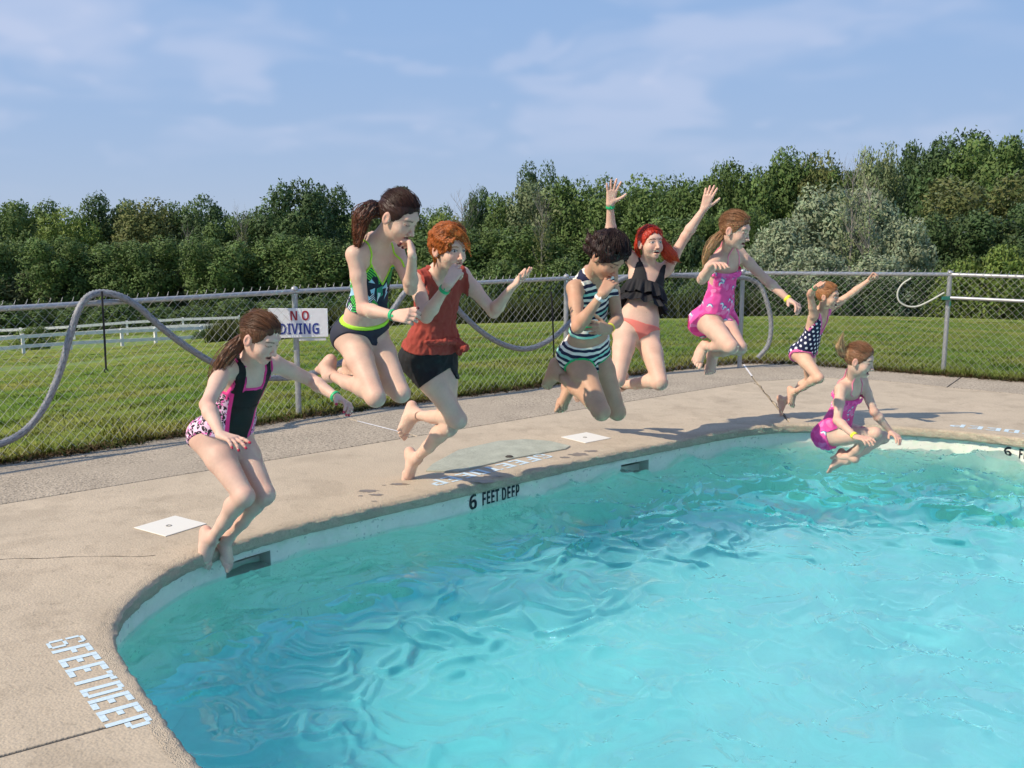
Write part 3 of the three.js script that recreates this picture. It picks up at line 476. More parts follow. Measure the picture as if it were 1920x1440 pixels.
paddock([[-70, 49], [43, 50.5], [132, 52], [229, 53.5], [292, 55], [378, 57], [450, 59]], 'white two rail paddock fence across the foot of the slope', 0.95, [0.92, 0.4]);
paddock([[-60, 67], [40, 67.5], [140, 68], [240, 69], [345, 70], [450, 71]], 'white two rail paddock fence in front of the bushes, beyond another white fence', 0.95, [0.92, 0.45]);
// ------------------------------------------------------------ trees: limbs and crowns of many leaf faces; a few crown shapes, each tree a thing of its own
const barkMat = std({ color: lin(0.09, 0.075, 0.06), roughness: 1 }), paleBark = std({ color: lin(0.26, 0.24, 0.21), roughness: 1 });
function crownGeo(seed, lobes, per, leaf, flat = 0.35) { // lobes: [x, y, z, r]; leaves sit on and just inside each lobe
  const R = mulberry(seed), N = lobes.length * per, p = new Float32Array(N * 12), nn = new Float32Array(N * 12), cc = new Float32Array(N * 12), ix = new Uint32Array(N * 6); let q = 0;
  for (const [lx, ly, lz, lr] of lobes) {
    const lt = 0.82 + 0.36 * R();
    for (let i = 0; i < per; i++) {
      const y = 1 - 2 * R(), a = R() * 6.2832, s = Math.sqrt(1 - y * y), d = vec(Math.cos(a) * s, y, Math.sin(a) * s), rad = lr * (0.62 + 0.45 * Math.pow(R(), 0.5)) * (1 + 0.25 * n3(lx * 9 + d.x * 2, ly * 9 + d.y * 2, lz * 9 + d.z * 2));
      const c = vec(lx + d.x * rad, ly + d.y * rad * 0.85, lz + d.z * rad);
      const t1 = vec(R() - 0.5, (R() - 0.5) * 0.7 - 0.15, R() - 0.5).normalize(), up = d.clone().lerp(vec(0, 1, 0), flat).normalize(), t2 = up.clone().cross(t1).normalize(), L = leaf * (0.6 + 0.8 * R()), W = L * (0.42 + 0.2 * R());
      const fn = t1.clone().cross(t2).normalize(), flip = fn.dot(d) < 0; if (flip) fn.negate(); const nrm = fn.lerp(d, 0.5).normalize();
      const v = [c.clone().addScaledVector(t1, -L), c.clone().addScaledVector(t2, W).addScaledVector(up, L * 0.12), c.clone().addScaledVector(t1, L), c.clone().addScaledVector(t2, -W).addScaledVector(up, L * 0.12)];
      const k = lt * (0.8 + 0.4 * R()), y_ = 0.9 + 0.25 * R();
      for (let e = 0; e < 4; e++) { const o = (q * 4 + e) * 3; p[o] = v[e].x; p[o + 1] = v[e].y; p[o + 2] = v[e].z; nn[o] = nrm.x; nn[o + 1] = nrm.y; nn[o + 2] = nrm.z; cc[o] = k * y_; cc[o + 1] = k; cc[o + 2] = k * 0.95; }
      const b = q * 4; ix.set(flip ? [b, b + 1, b + 2, b, b + 2, b + 3] : [b, b + 2, b + 1, b, b + 3, b + 2], q * 6); q++;
    }
  }
  const g = new THREE.BufferGeometry(); g.setAttribute('position', new THREE.BufferAttribute(p, 3)); g.setAttribute('normal', new THREE.BufferAttribute(nn, 3)); g.setAttribute('color', new THREE.BufferAttribute(cc, 3)); g.setIndex(new THREE.BufferAttribute(ix, 1)); return g;
}
function limbs(seed, lobes, base, r) { // trunk to the crown, then a limb to each larger lobe
  const R = mulberry(seed), gs = [], fork = vec((R() - 0.5) * 0.05, base, (R() - 0.5) * 0.05), top = vec((R() - 0.5) * 0.08, base + 0.42, (R() - 0.5) * 0.08);
  gs.push(rod(vec(0, -0.04, 0), fork, r, r * 0.75, 8), rod(fork, top, r * 0.72, r * 0.3, 7));
  lobes.slice(0, 16).forEach(([x, y, z, lr]) => { const f = clamp((y - base) * 0.7, 0.02, 0.9), s = fork.clone().lerp(top, clamp(f)), m = s.clone().lerp(vec(x, y, z), 0.5).add(vec(0, 0.03, 0)); gs.push(rod(s, m, r * 0.34, r * 0.22, 5), rod(m, vec(x, y, z), r * 0.22, r * 0.07, 5)); });
  return mergeGeometries(gs);
}
function lobesOf(seed, n, rx, y0, y1, r0, r1, shape) {
  const R = mulberry(seed), o = [];
  for (let i = 0; i < n; i++) { const t = (i + R()) / n, y = lerp(y0, y1, t), w = rx * shape(t), a = i * 2.4 + R() * 1.2, d = w * Math.sqrt(0.15 + 0.85 * R()); o.push([Math.cos(a) * d, y, Math.sin(a) * d, lerp(r0, r1, R()) * (0.75 + 0.45 * shape(t))]); }
  return o;
}
const round = (t) => Math.sqrt(Math.max(0.2, 1 - Math.pow(1.6 * t - 0.8, 2))), egg = (t) => Math.pow(Math.sin(Math.PI * clamp(0.16 + 0.64 * t)), 0.5), cone = (t) => 1.04 - 0.95 * t, low = (t) => Math.sqrt(Math.max(0.04, 1 - t * t * 0.92));
const KIND = {};
function kind(name, make) { KIND[name] = make; }
const shapes = [];   // unit trees, 1 high: [trunk geometry, crown geometry]
const unit = (seed, n, rx, y0, r0, r1, sh, per, leaf, tr = 0.02) => { const l = lobesOf(seed, n, rx, y0, 0.92, r0, r1, sh); return [limbs(seed + 5, l, Math.max(0.08, y0 - 0.06), tr), crownGeo(seed + 9, l, per, leaf)]; };
const leafy = [0, 1, 2, 3, 4, 5, 6].map((i) => unit(100 + i * 17, 30 + 2 * i, 0.34, 0.16, 0.075, 0.15, i % 2 ? egg : round, 320, 0.0175)), bushy = [0, 1, 2].map((i) => unit(300 + i * 23, 34, 0.52, 0.12, 0.13, 0.22, low, 190, 0.030, 0.014)), willow = [0, 1].map((i) => unit(400 + i * 31, 40, 0.5, 0.10, 0.09, 0.19, low, 300, 0.0225, 0.016));
const pine = [unit(500, 34, 0.24, 0.16, 0.05, 0.09, cone, 200, 0.016)];
const bare = [0, 1].map((i) => { const R = mulberry(600 + i), gs = [rod(vec(0, -0.03, 0), vec(0.01, 0.55, 0), 0.013, 0.008, 7), rod(vec(0.01, 0.55, 0), vec(-0.01, 1, 0.01), 0.008, 0.002, 6)]; for (let k = 0; k < 30; k++) { const y = 0.3 + 0.65 * R(), a = R() * 6.28, l = 0.10 + 0.15 * R() * (1.2 - y), b = vec(Math.cos(a) * l, y + l * (0.8 + R()), Math.sin(a) * l); gs.push(rod(vec(0, y, 0), b, 0.0028, 0.0008, 4)); for (let e = 0; e < 4; e++) { const s = vec(0, y, 0).lerp(b, 0.4 + 0.6 * R()); gs.push(rod(s, s.clone().add(vec((R() - 0.5) * 0.1, 0.04 + 0.06 * R(), (R() - 0.5) * 0.1)), 0.001, 0.0004, 3)); } } return [mergeGeometries(gs), crownGeo(610 + i, lobesOf(620 + i, 10, 0.12, 0.35, 0.85, 0.04, 0.07, round), 60, 0.014)]; });
const leafMat = (r, g, b) => phys({ color: lin(r, g, b), vertexColors: true, roughness: 0.75, specularIntensity: 0.35, transmission: 0.34, thickness: 0, side: THREE.DoubleSide });
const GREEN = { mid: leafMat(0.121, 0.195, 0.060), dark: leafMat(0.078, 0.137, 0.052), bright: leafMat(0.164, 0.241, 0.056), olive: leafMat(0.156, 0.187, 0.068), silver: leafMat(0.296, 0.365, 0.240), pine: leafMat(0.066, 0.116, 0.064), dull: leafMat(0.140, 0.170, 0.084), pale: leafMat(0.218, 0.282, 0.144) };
function tree(name, label, set, i, mat, u, vTop, D, wpx, bark = barkMat, grp, lean = 0) { // stands on the land at distance D; its top shows at vTop; wpx is its width in the photograph
  const r = ray(u, vTop), x = r.x * D, y0 = landH(x, -D), h = EYE + r.y * D - y0, w = wpx / FPX * D, s = set[i % set.length];
  if (!s.w) { s[1].computeBoundingBox(); const b = s[1].boundingBox; s.w = (b.max.x - b.min.x + b.max.z - b.min.z) / 2; s.h = b.max.y; }
  const o = group(name, label, name.includes('shrub') || name.includes('bush') ? 'bush' : 'tree', grp); o.position.set(x, y0 - 0.05, -D); o.rotation.y = (u * 7.13 + D) % 6.28; o.rotation.z = lean; o.scale.set(w / s.w, h / s.h, w / s.w);
  mesh('trunk', s[0], bark, o); mesh('crown', s[1], mat, o); return o;
}
{
  const W = 'trees of the wood beyond the paddock', R = mulberry(900), G = GREEN;
  const spots = [[90, 'beyond the end of the white rails'], [250, 'beyond the hump of the grey hose'], [430, 'beyond the corner of the white rails'], [620, 'beyond the NO DIVING sign'], [790, 'beyond the dark ponytailed girl'], [890, 'beyond the ginger girl'], [1050, 'beyond the ginger girl\'s open hand'], [1180, 'beyond the striped girl'], [1300, 'beyond the red haired girl'], [1420, 'beyond the highest girl in pink'], [1760, 'behind the silvery bushes'], [9999, 'beyond the bare fence post']], where = (u) => spots.find(([k]) => u < k)[1];
  // back row closes the wood: every crown the same mid green
  for (let u = -610, k = 0; u < 2500; u += 46, k++) { const sky = [[-610, 385], [-60, 385], [100, 392], [300, 385], [430, 408], [520, 372], [640, 382], [700, 392], [830, 402], [920, 372], [1080, 345], [1250, 335], [1400, 318], [1520, 295], [1620, 312], [1700, 285], [1800, 262], [2500, 262]]; let j = 1; while (sky[j][0] < u && j < sky.length - 1) j++; const t = (u - sky[j - 1][0]) / (sky[j][0] - sky[j - 1][0]), v = lerp(sky[j - 1][1], sky[j][1], t) + 18 + 26 * (R() - 0.5); tree('wood_tree', `back row tree of the wood, half hidden, ${where(u)}`, leafy, k, R() < 0.5 ? G.mid : G.dark, u, v, 122 + 12 * R(), 130 + 70 * R(), barkMat, `back row trees ${where(u)}`); }
  // crowns that stand out of the row
  tree('oak_tree', 'broad dark oak towering over the wood behind the dark haired girl\'s ponytail', leafy, 0, G.dark, 560, 327, 92, 178);
  tree('oak_tree', 'dark rounded tree leaning against the broad oak, on its side away from the pines', leafy, 1, G.dark, 615, 338, 97, 120);
  tree('pine_tree', 'dark pine with a ragged tip rising behind the dark ponytailed girl\'s head', pine, 0, G.pine, 752, 346, 110, 120);
  tree('tall_tree', 'lone dark tree crown rising above the wood beyond the raised hand', leafy, 2, G.dark, 1008, 294, 118, 95);
  tree('tall_tree', 'dark narrow treetop beside the bare grey trunks', leafy, 3, G.dark, 897, 341, 100, 62);
  tree('bare_tree', 'thin bare grey tree in front of the dark narrow treetop', bare, 0, G.olive, 868, 398, 84, 60, paleBark);
  tree('bare_tree', 'pale half dead tree over the silvery bushes', bare, 1, G.pale, 1600, 352, 40, 62, paleBark);
  tree('bare_tree', 'leafless pale trunk rising out of the middle of the silvery bushes', bare, 0, G.pale, 1632, 372, 38.5, 60, paleBark);
  tree('bare_tree', 'thin pale trunk standing in front of the wood above the corner of the white rails', bare, 1, G.olive, 452, 430, 83, 34, paleBark);
  tree('bare_tree', 'slim grey trunk in front of the wood over the scrub beyond the hose hump', bare, 0, G.olive, 352, 452, 84, 30, paleBark);
  tree('bare_tree', 'pale branching trunk in the leaves above the ginger girl\'s open hand', bare, 1, G.olive, 1016, 408, 74, 46, paleBark);
  tree('poplar_tree', 'grey green feathery tree just behind the silvery bushes', leafy, 4, G.pale, 1648, 262, 70, 120);
  tree('oak_tree', 'dark oak with open crown between the feathery tree and the right hand wood', leafy, 1, G.dark, 1735, 250, 72, 120);
  const front = [ // u, top, distance, width, colour, shape
    [-10, 372, 98, 130, 'mid', 0], [60, 366, 96, 120, 'mid', 1], [128, 382, 93, 110, 'bright', 2], [200, 354, 99, 100, 'dark', 3], [268, 366, 95, 120, 'olive', 4], [335, 372, 97, 100, 'mid', 0], [385, 357, 94, 96, 'dark', 2], [440, 398, 92, 92, 'mid', 3], [480, 384, 95, 84, 'dark', 4], [690, 378, 92, 96, 'mid', 0], [800, 378, 96, 90, 'mid', 1], [840, 392, 90, 84, 'bright', 2],
    [950, 352, 90, 90, 'mid', 3], [1010, 332, 88, 130, 'pale', 0], [1092, 320, 86, 110, 'mid', 1], [1160, 338, 82, 110, 'mid', 4], [1235, 318, 80, 130, 'mid', 2], [1300, 320, 78, 110, 'mid', 3], [1352, 292, 76, 90, 'mid', 0], [1420, 292, 74, 110, 'mid', 1], [1475, 268, 74, 120, 'mid', 4], [1540, 276, 73, 110, 'olive', 2], [1585, 300, 72, 90, 'mid', 3],
    [1800, 232, 66, 160, 'dark', 0], [1870, 236, 62, 150, 'mid', 3], [1945, 240, 58, 150, 'mid', 1],
  ];
  const say = { mid: 'mid green front row tree', dark: 'dark green front row tree', bright: 'yellow green front row tree', olive: 'olive green front row tree', pale: 'pale grey green front row tree' };
  for (const [u, v, D, w, c, s] of front) tree('leafy_tree', `${say[c]} ${where(u)}`, leafy, s, G[c], u, v, D, w * 1.3, barkMat, `${W}, ${c}, ${where(u)}`);
  // lower trees filling the wall of leaves under the crowns
  for (let u = -536, k = 0; u < 2400; u += 62, k++) { const right = u > 1250, D = right ? lerp(72, 52, clamp((u - 1250) / 700)) : 86 - 6 * R(); if (u > 1400 && u < 1760) continue; tree('understory_tree', `low green tree edging the wood ${where(u)}`, leafy, k + 2, G.mid, u + 20 * R(), (right ? lerp(385, 330, clamp((u - 1250) / 700)) : u < 760 ? 430 : 418) + 26 * R(), D, 130 + 40 * R(), barkMat, `low trees at the edge of the wood ${where(u)}`); }
  for (const [u, v, D, w, c] of [[1835, 318, 50, 250, 'olive'], [1900, 372, 44, 190, 'dark'], [1790, 392, 45, 150, 'dark']]) tree('leafy_tree', { olive: 'broad olive green tree crown in front of the tall wood, right of the silvery bushes', dark: 'dark green bushy tree to the right of the silvery bushes' }[c], leafy, u, G[c], u, v, D, w, barkMat, c === 'dark' ? 'dark bushy trees beside the silvery bushes' : undefined);
  // silvery bushes
  for (const [u, v, D, w, i] of [[1470, 400, 41, 190, 0], [1555, 332, 42, 230, 1], [1625, 340, 44, 220, 0], [1695, 395, 39, 170, 1], [1420, 455, 40, 130, 1], [1530, 455, 37, 190, 0], [1640, 470, 36, 190, 1]]) tree('silver_shrub', 'tall silvery leaved bush at the edge of the lawn behind the girls in pink', willow, i, G.silver, u, v, D, w, paleBark, 'silvery bushes');
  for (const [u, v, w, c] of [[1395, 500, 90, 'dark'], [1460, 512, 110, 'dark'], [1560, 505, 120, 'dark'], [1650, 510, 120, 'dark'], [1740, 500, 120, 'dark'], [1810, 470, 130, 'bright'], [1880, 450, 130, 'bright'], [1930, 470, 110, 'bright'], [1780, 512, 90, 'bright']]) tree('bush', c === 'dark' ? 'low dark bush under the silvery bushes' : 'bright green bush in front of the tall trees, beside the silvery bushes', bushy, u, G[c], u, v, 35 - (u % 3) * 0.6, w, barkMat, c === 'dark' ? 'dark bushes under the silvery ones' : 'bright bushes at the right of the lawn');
  // bushes in the middle, behind the jumpers
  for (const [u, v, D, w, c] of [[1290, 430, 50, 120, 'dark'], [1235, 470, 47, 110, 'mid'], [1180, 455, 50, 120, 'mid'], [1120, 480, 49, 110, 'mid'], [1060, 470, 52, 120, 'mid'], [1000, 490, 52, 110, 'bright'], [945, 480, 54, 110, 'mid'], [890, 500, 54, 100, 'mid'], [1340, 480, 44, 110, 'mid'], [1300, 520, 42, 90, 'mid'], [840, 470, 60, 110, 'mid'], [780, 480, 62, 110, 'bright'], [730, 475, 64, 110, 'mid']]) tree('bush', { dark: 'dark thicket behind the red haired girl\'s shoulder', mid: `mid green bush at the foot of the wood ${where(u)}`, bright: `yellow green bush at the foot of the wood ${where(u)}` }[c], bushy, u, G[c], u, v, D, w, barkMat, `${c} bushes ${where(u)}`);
  // scrub on the left, behind the white rails
  for (let u = -410, k = 0; u < 720; u += 37, k++) { tree('scrub_bush', `dull olive bush in the scrub ${where(u)}`, bushy, k, G.dull, u + 14 * R(), 488 + 22 * R() + (u > 500 ? 12 : 0), 82 + 5 * R(), 105 + 40 * R(), barkMat, `olive scrub ${where(u)}`); if (k % 2) tree('scrub_bush', `low green bush by the far white rails ${where(u)}`, bushy, k + 1, G.mid, u, 560 + 16 * R() - (u > 420 ? 14 : 0), 75 + 2 * R(), 110 + 40 * R(), barkMat, `green bushes by the rails ${where(u)}`); }
  tree('bush', 'small bright bush poking through the white rails at the left', bushy, 1, G.bright, 62, 606, 57, 90);
  tree('bush', 'small dark bush growing against the white rail fence', bushy, 2, G.dark, 382, 616, 55, 52);
}
// ------------------------------------------------------------ people: one smooth body surface from joints placed in space
const smin = (a, b, k) => { if (k <= 0) return Math.min(a, b); const h = Math.max(k - Math.abs(a - b), 0) / k; return Math.min(a, b) - h * h * k * 0.25; };
const smax = (a, b, k) => -smin(-a, -b, k);
function cap(a, b, ra, rb) { const bx = b.x - a.x, by = b.y - a.y, bz = b.z - a.z; return { ax: a.x, ay: a.y, az: a.z, bx, by, bz, l: bx * bx + by * by + bz * bz || 1e-9, ra, rb }; }
function capD(c, x, y, z) { const px = x - c.ax, py = y - c.ay, pz = z - c.az; let t = (px * c.bx + py * c.by + pz * c.bz) / c.l; t = t < 0 ? 0 : t > 1 ? 1 : t; const dx = px - c.bx * t, dy = py - c.by * t, dz = pz - c.bz * t; return Math.sqrt(dx * dx + dy * dy + dz * dz) - c.ra - (c.rb - c.ra) * t; }
function chainD(cs, x, y, z, k) { let d = capD(cs[0], x, y, z); for (let i = 1; i < cs.length; i++) d = smin(d, capD(cs[i], x, y, z), k); return d; }
const ell = (x, y, z, cx, cy, cz, rx, ry, rz) => { const a = (x - cx) / rx, b = (y - cy) / ry, c = (z - cz) / rz, k0 = Math.sqrt(a * a + b * b + c * c), k1 = Math.sqrt(a * a / rx / rx + b * b / ry / ry + c * c / rz / rz); return k1 < 1e-9 ? -Math.min(rx, ry, rz) : k0 * (k0 - 1) / k1; };
function surface(f, lo, hi, h, colorFn, uvFn) { // surface nets over a box, values skipped in blocks far from the surface
  const nx = Math.ceil((hi.x - lo.x) / h) + 1, ny = Math.ceil((hi.y - lo.y) / h) + 1, nz = Math.ceil((hi.z - lo.z) / h) + 1, V = new Float32Array(nx * ny * nz), B = 4, id = (i, j, k) => (k * ny + j) * nx + i;
  for (let K = 0; K < nz; K += B) for (let J = 0; J < ny; J += B) for (let I = 0; I < nx; I += B) {
    const c = f(lo.x + (I + 1.5) * h, lo.y + (J + 1.5) * h, lo.z + (K + 1.5) * h), skip = Math.abs(c) > h * 5.5;
    for (let k = K; k < Math.min(K + B, nz); k++) for (let j = J; j < Math.min(J + B, ny); j++) for (let i = I; i < Math.min(I + B, nx); i++) V[id(i, j, k)] = skip ? c : f(lo.x + i * h, lo.y + j * h, lo.z + k * h);
  }
  const at_ = new Int32Array(nx * ny * nz).fill(-1), pos = [];
  const C = [[0, 0, 0], [1, 0, 0], [0, 1, 0], [1, 1, 0], [0, 0, 1], [1, 0, 1], [0, 1, 1], [1, 1, 1]], E = [[0, 1], [2, 3], [4, 5], [6, 7], [0, 2], [1, 3], [4, 6], [5, 7], [0, 4], [1, 5], [2, 6], [3, 7]];
  for (let k = 0; k < nz - 1; k++) for (let j = 0; j < ny - 1; j++) for (let i = 0; i < nx - 1; i++) {
    let m = 0; const v = []; for (let c = 0; c < 8; c++) { const q = V[id(i + C[c][0], j + C[c][1], k + C[c][2])]; v.push(q); if (q < 0) m |= 1 << c; }
    if (m === 0 || m === 255) continue; let x = 0, y = 0, z = 0, n = 0;
    for (const [a, b] of E) if ((v[a] < 0) !== (v[b] < 0)) { const t = v[a] / (v[a] - v[b]); x += C[a][0] + (C[b][0] - C[a][0]) * t; y += C[a][1] + (C[b][1] - C[a][1]) * t; z += C[a][2] + (C[b][2] - C[a][2]) * t; n++; }
    at_[id(i, j, k)] = pos.length / 3; pos.push(lo.x + (i + x / n) * h, lo.y + (j + y / n) * h, lo.z + (k + z / n) * h);
  }
  const ix = [];
  for (let k = 1; k < nz - 1; k++) for (let j = 1; j < ny - 1; j++) for (let i = 1; i < nx - 1; i++) {
    const s = V[id(i, j, k)] < 0, q = (a, b, c, d, fl) => { if (a < 0 || b < 0 || c < 0 || d < 0) return; fl ? ix.push(a, b, c, a, c, d) : ix.push(a, c, b, a, d, c); };
    if (s !== V[id(i + 1, j, k)] < 0) q(at_[id(i, j - 1, k - 1)], at_[id(i, j, k - 1)], at_[id(i, j, k)], at_[id(i, j - 1, k)], s);
    if (s !== V[id(i, j + 1, k)] < 0) q(at_[id(i - 1, j, k - 1)], at_[id(i - 1, j, k)], at_[id(i, j, k)], at_[id(i, j, k - 1)], s);
    if (s !== V[id(i, j, k + 1)] < 0) q(at_[id(i - 1, j - 1, k)], at_[id(i, j - 1, k)], at_[id(i, j, k)], at_[id(i - 1, j, k)], s);
  }
  const N = pos.length / 3, nor = new Float32Array(N * 3), col = colorFn ? new Float32Array(N * 3) : null, e = h * 0.6;
  for (let i = 0; i < N; i++) {
    const x = pos[i * 3], y = pos[i * 3 + 1], z = pos[i * 3 + 2]; let gx = f(x + e, y, z) - f(x - e, y, z), gy = f(x, y + e, z) - f(x, y - e, z), gz = f(x, y, z + e) - f(x, y, z - e); const L = Math.hypot(gx, gy, gz) || 1; gx /= L; gy /= L; gz /= L;
    const d = clamp(f(x, y, z), -h * 0.5, h * 0.5); pos[i * 3] -= gx * d; pos[i * 3 + 1] -= gy * d; pos[i * 3 + 2] -= gz * d; nor.set([gx, gy, gz], i * 3);
    if (col) col.set(colorFn(pos[i * 3], pos[i * 3 + 1], pos[i * 3 + 2], gx, gy, gz), i * 3);
  }
  { let v = 0; for (let i = 0; i < Math.min(ix.length, 3000); i += 3) { const [a, b, c] = [ix[i] * 3, ix[i + 1] * 3, ix[i + 2] * 3], ux = pos[b] - pos[a], uy = pos[b + 1] - pos[a + 1], uz = pos[b + 2] - pos[a + 2], wx = pos[c] - pos[a], wy = pos[c + 1] - pos[a + 1], wz = pos[c + 2] - pos[a + 2]; v += (uy * wz - uz * wy) * nor[a] + (uz * wx - ux * wz) * nor[a + 1] + (ux * wy - uy * wx) * nor[a + 2]; } if (v < 0) for (let i = 0; i < ix.length; i += 3) { const t = ix[i]; ix[i] = ix[i + 1]; ix[i + 1] = t; } }
  let g = new THREE.BufferGeometry(); g.setAttribute('position', new THREE.Float32BufferAttribute(pos, 3)); g.setAttribute('normal', new THREE.BufferAttribute(nor, 3)); if (col) g.setAttribute('color', new THREE.BufferAttribute(col, 3)); g.setIndex(ix);
  if (uvFn) { // per-corner uv so that the seam at the back does not smear
    g = g.toNonIndexed(); const p = g.attributes.position, uv = new Float32Array(p.count * 2);
    for (let i = 0; i < p.count; i += 3) { const a = [0, 1, 2].map((k) => uvFn(p.getX(i + k), p.getY(i + k), p.getZ(i + k))); if (Math.max(...a.map((q) => q[0])) - Math.min(...a.map((q) => q[0])) > 0.5) a.forEach((q) => { if (q[0] < 0.5) q[0] += 1; }); a.forEach((q, k) => uv.set(q, (i + k) * 2)); }
    g.setAttribute('uv', new THREE.BufferAttribute(uv, 2));
  }
  return g;
}
function bounds(pts, pad) { const lo = vec(1e9, 1e9, 1e9), hi = vec(-1e9, -1e9, -1e9); for (const p of pts) { lo.min(p); hi.max(p); } return [lo.subScalar(pad), hi.addScalar(pad)]; }
// a joint seen at a pixel, at bone length len from its parent, nearer (+) or farther (-) than it
function reach(parent, u, v, len, sign) {
  const r = ray(u, v), o = vec(0, EYE, 0).sub(parent), a = r.dot(r), b = r.dot(o), c = o.dot(o) - len * len, q = b * b - a * c;
  if (q <= 0) { const t = -b / a, p = r.multiplyScalar(t).add(vec(0, EYE, 0)); return parent.clone().add(p.sub(parent).setLength(len)); }
  return r.multiplyScalar((-b - sign * Math.sqrt(q)) / a).add(vec(0, EYE, 0));
}
const perp = (v, n) => v.clone().addScaledVector(n, -v.dot(n) / n.dot(n)).normalize();
const TAU = Math.PI * 2, rad = (d) => d * Math.PI / 180;
function handCaps(W, d, n, right, k, o) { // wrist, finger direction, palm normal; o: curl, spread, thumb
  d = d.clone().normalize(); n = perp(n, d); const t = right ? d.clone().cross(n) : n.clone().cross(d), caps = [], P = (a, b, c) => W.clone().addScaledVector(d, a * k).addScaledVector(t, b * k).addScaledVector(n, c * k), tips = [];
  const kn = [[0.026, 0.088], [0.0085, 0.091], [-0.0095, 0.087], [-0.026, 0.079]], len = [0.071, 0.079, 0.073, 0.057], curl = o.curl ?? [0.3, 0.3, 0.35, 0.4], spread = o.spread ?? 0.06;
  kn.forEach(([s, l], i) => {
    const K = P(l, s, 0); caps.push(cap(P(0.0, s * 0.5, 0), K, 0.0145 * k, 0.0112 * k));
    let v = d.clone().addScaledVector(t, (1.5 - i) * spread + s * 1.2).normalize(), m = perp(n, v), a = K; const c = curl[i];
    [0.45, 0.31, 0.26].forEach((f, j) => { const th = c * [1, 1.15, 0.8][j], v2 = v.clone().multiplyScalar(Math.cos(th)).addScaledVector(m, Math.sin(th)), m2 = m.clone().multiplyScalar(Math.cos(th)).addScaledVector(v, -Math.sin(th)); v = v2; m = m2; const b = a.clone().addScaledVector(v, len[i] * f * k); caps.push(cap(a, b, (0.0094 - j * 0.0008) * k, (0.0086 - j * 0.0010) * k)); a = b; }); tips.push(a);
  });
  const th = o.thumb ?? 0.75; let v = d.clone().multiplyScalar(Math.cos(th)).addScaledVector(t, Math.sin(th)).addScaledVector(n, o.thumbIn ?? 0.3).normalize(), a = P(0.018, 0.016, 0.004); const b = a.clone().addScaledVector(v, 0.042 * k); caps.push(cap(a, b, 0.0155 * k, 0.0115 * k)); v.lerp(d, o.thumbBend ?? 0.25).normalize(); const c = b.clone().addScaledVector(v, 0.034 * k), e = c.clone().addScaledVector(v.clone().lerp(d, 0.2).normalize(), 0.026 * k); caps.push(cap(b, c, 0.0105 * k, 0.0095 * k), cap(c, e, 0.0095 * k, 0.0075 * k)); tips.push(e);
  return { caps, tips, palm: P(0.05, 0, 0) };
}
function footCaps(A, f, up, right, k, back) { // ankle, heel-to-toe direction, upper side of the foot
  f = f.clone().normalize(); up = perp(up, f); const s = (right ? f.clone().cross(up) : up.clone().cross(f)).negate(), P = (a, b, c) => A.clone().addScaledVector(f, a * k).addScaledVector(up, b * k).addScaledVector(s, c * k), caps = [], tips = []; // s: towards the big toe
  const heel = P(-0.042, -0.048, 0); caps.push(cap(P(-0.005, 0.015, 0), P(-0.02, -0.035, 0), 0.032 * k, 0.030 * k), cap(heel, P(0.03, -0.05, -0.012), 0.028 * k, 0.022 * k), cap(P(0.0, -0.008, 0.002), P(0.085, -0.048, 0.014), 0.030 * k, 0.0185 * k), cap(P(0.01, -0.03, -0.01), P(0.08, -0.055, -0.022), 0.026 * k, 0.0155 * k), cap(P(0.03, -0.035, 0), P(0.095, -0.052, 0.0), 0.026 * k, 0.017 * k));
  [[0.024, 0.098, 0.036, 0.0125], [0.008, 0.101, 0.031, 0.0088], [-0.006, 0.097, 0.027, 0.0082], [-0.018, 0.090, 0.023, 0.0078], [-0.029, 0.080, 0.019, 0.0076]].forEach(([c, a, l, r], i) => { const b = P(a, -0.058, c), m = P(a + l * 0.55, -0.054, c * 1.08), e = P(a + l, -0.062, c * 1.12); caps.push(cap(P(a - 0.03, -0.054, c * 0.9), b, r * 1.25 * k, r * 1.1 * k), cap(b, m, r * 1.05 * k, r * k), cap(m, e, r * k, r * 0.85 * k)); tips.push(e); });
  return { caps, tips, heel };
}
const skinMat = phys({ vertexColors: true, roughness: 0.5, specularIntensity: 0.45, sheen: 0.12, sheenRoughness: 0.6, sheenColor: lin(0.8, 0.5, 0.4) });
const hairMat = phys({ vertexColors: true, roughness: 0.42, specularIntensity: 0.6 });
const PROF = { y: [-0.17, -0.09, 0.05, 0.2, 0.42, 0.62, 0.8, 0.91, 0.99, 1.06], a: [0.045, 0.112, 0.150, 0.146, 0.113, 0.122, 0.138, 0.138, 0.085, 0.045], b: [0.05, 0.092, 0.106, 0.098, 0.083, 0.090, 0.094, 0.078, 0.058, 0.045] };
function profAt(t) { const Y = PROF.y; if (t <= Y[0]) return [PROF.a[0], PROF.b[0]]; for (let i = 1; i < Y.length; i++) if (t < Y[i]) { const k = sstep(0, 1, (t - Y[i - 1]) / (Y[i] - Y[i - 1])) * 0.5 + 0.5 * (t - Y[i - 1]) / (Y[i] - Y[i - 1]); return [lerp(PROF.a[i - 1], PROF.a[i], k), lerp(PROF.b[i - 1], PROF.b[i], k)]; } return [PROF.a[9], PROF.b[9]]; }
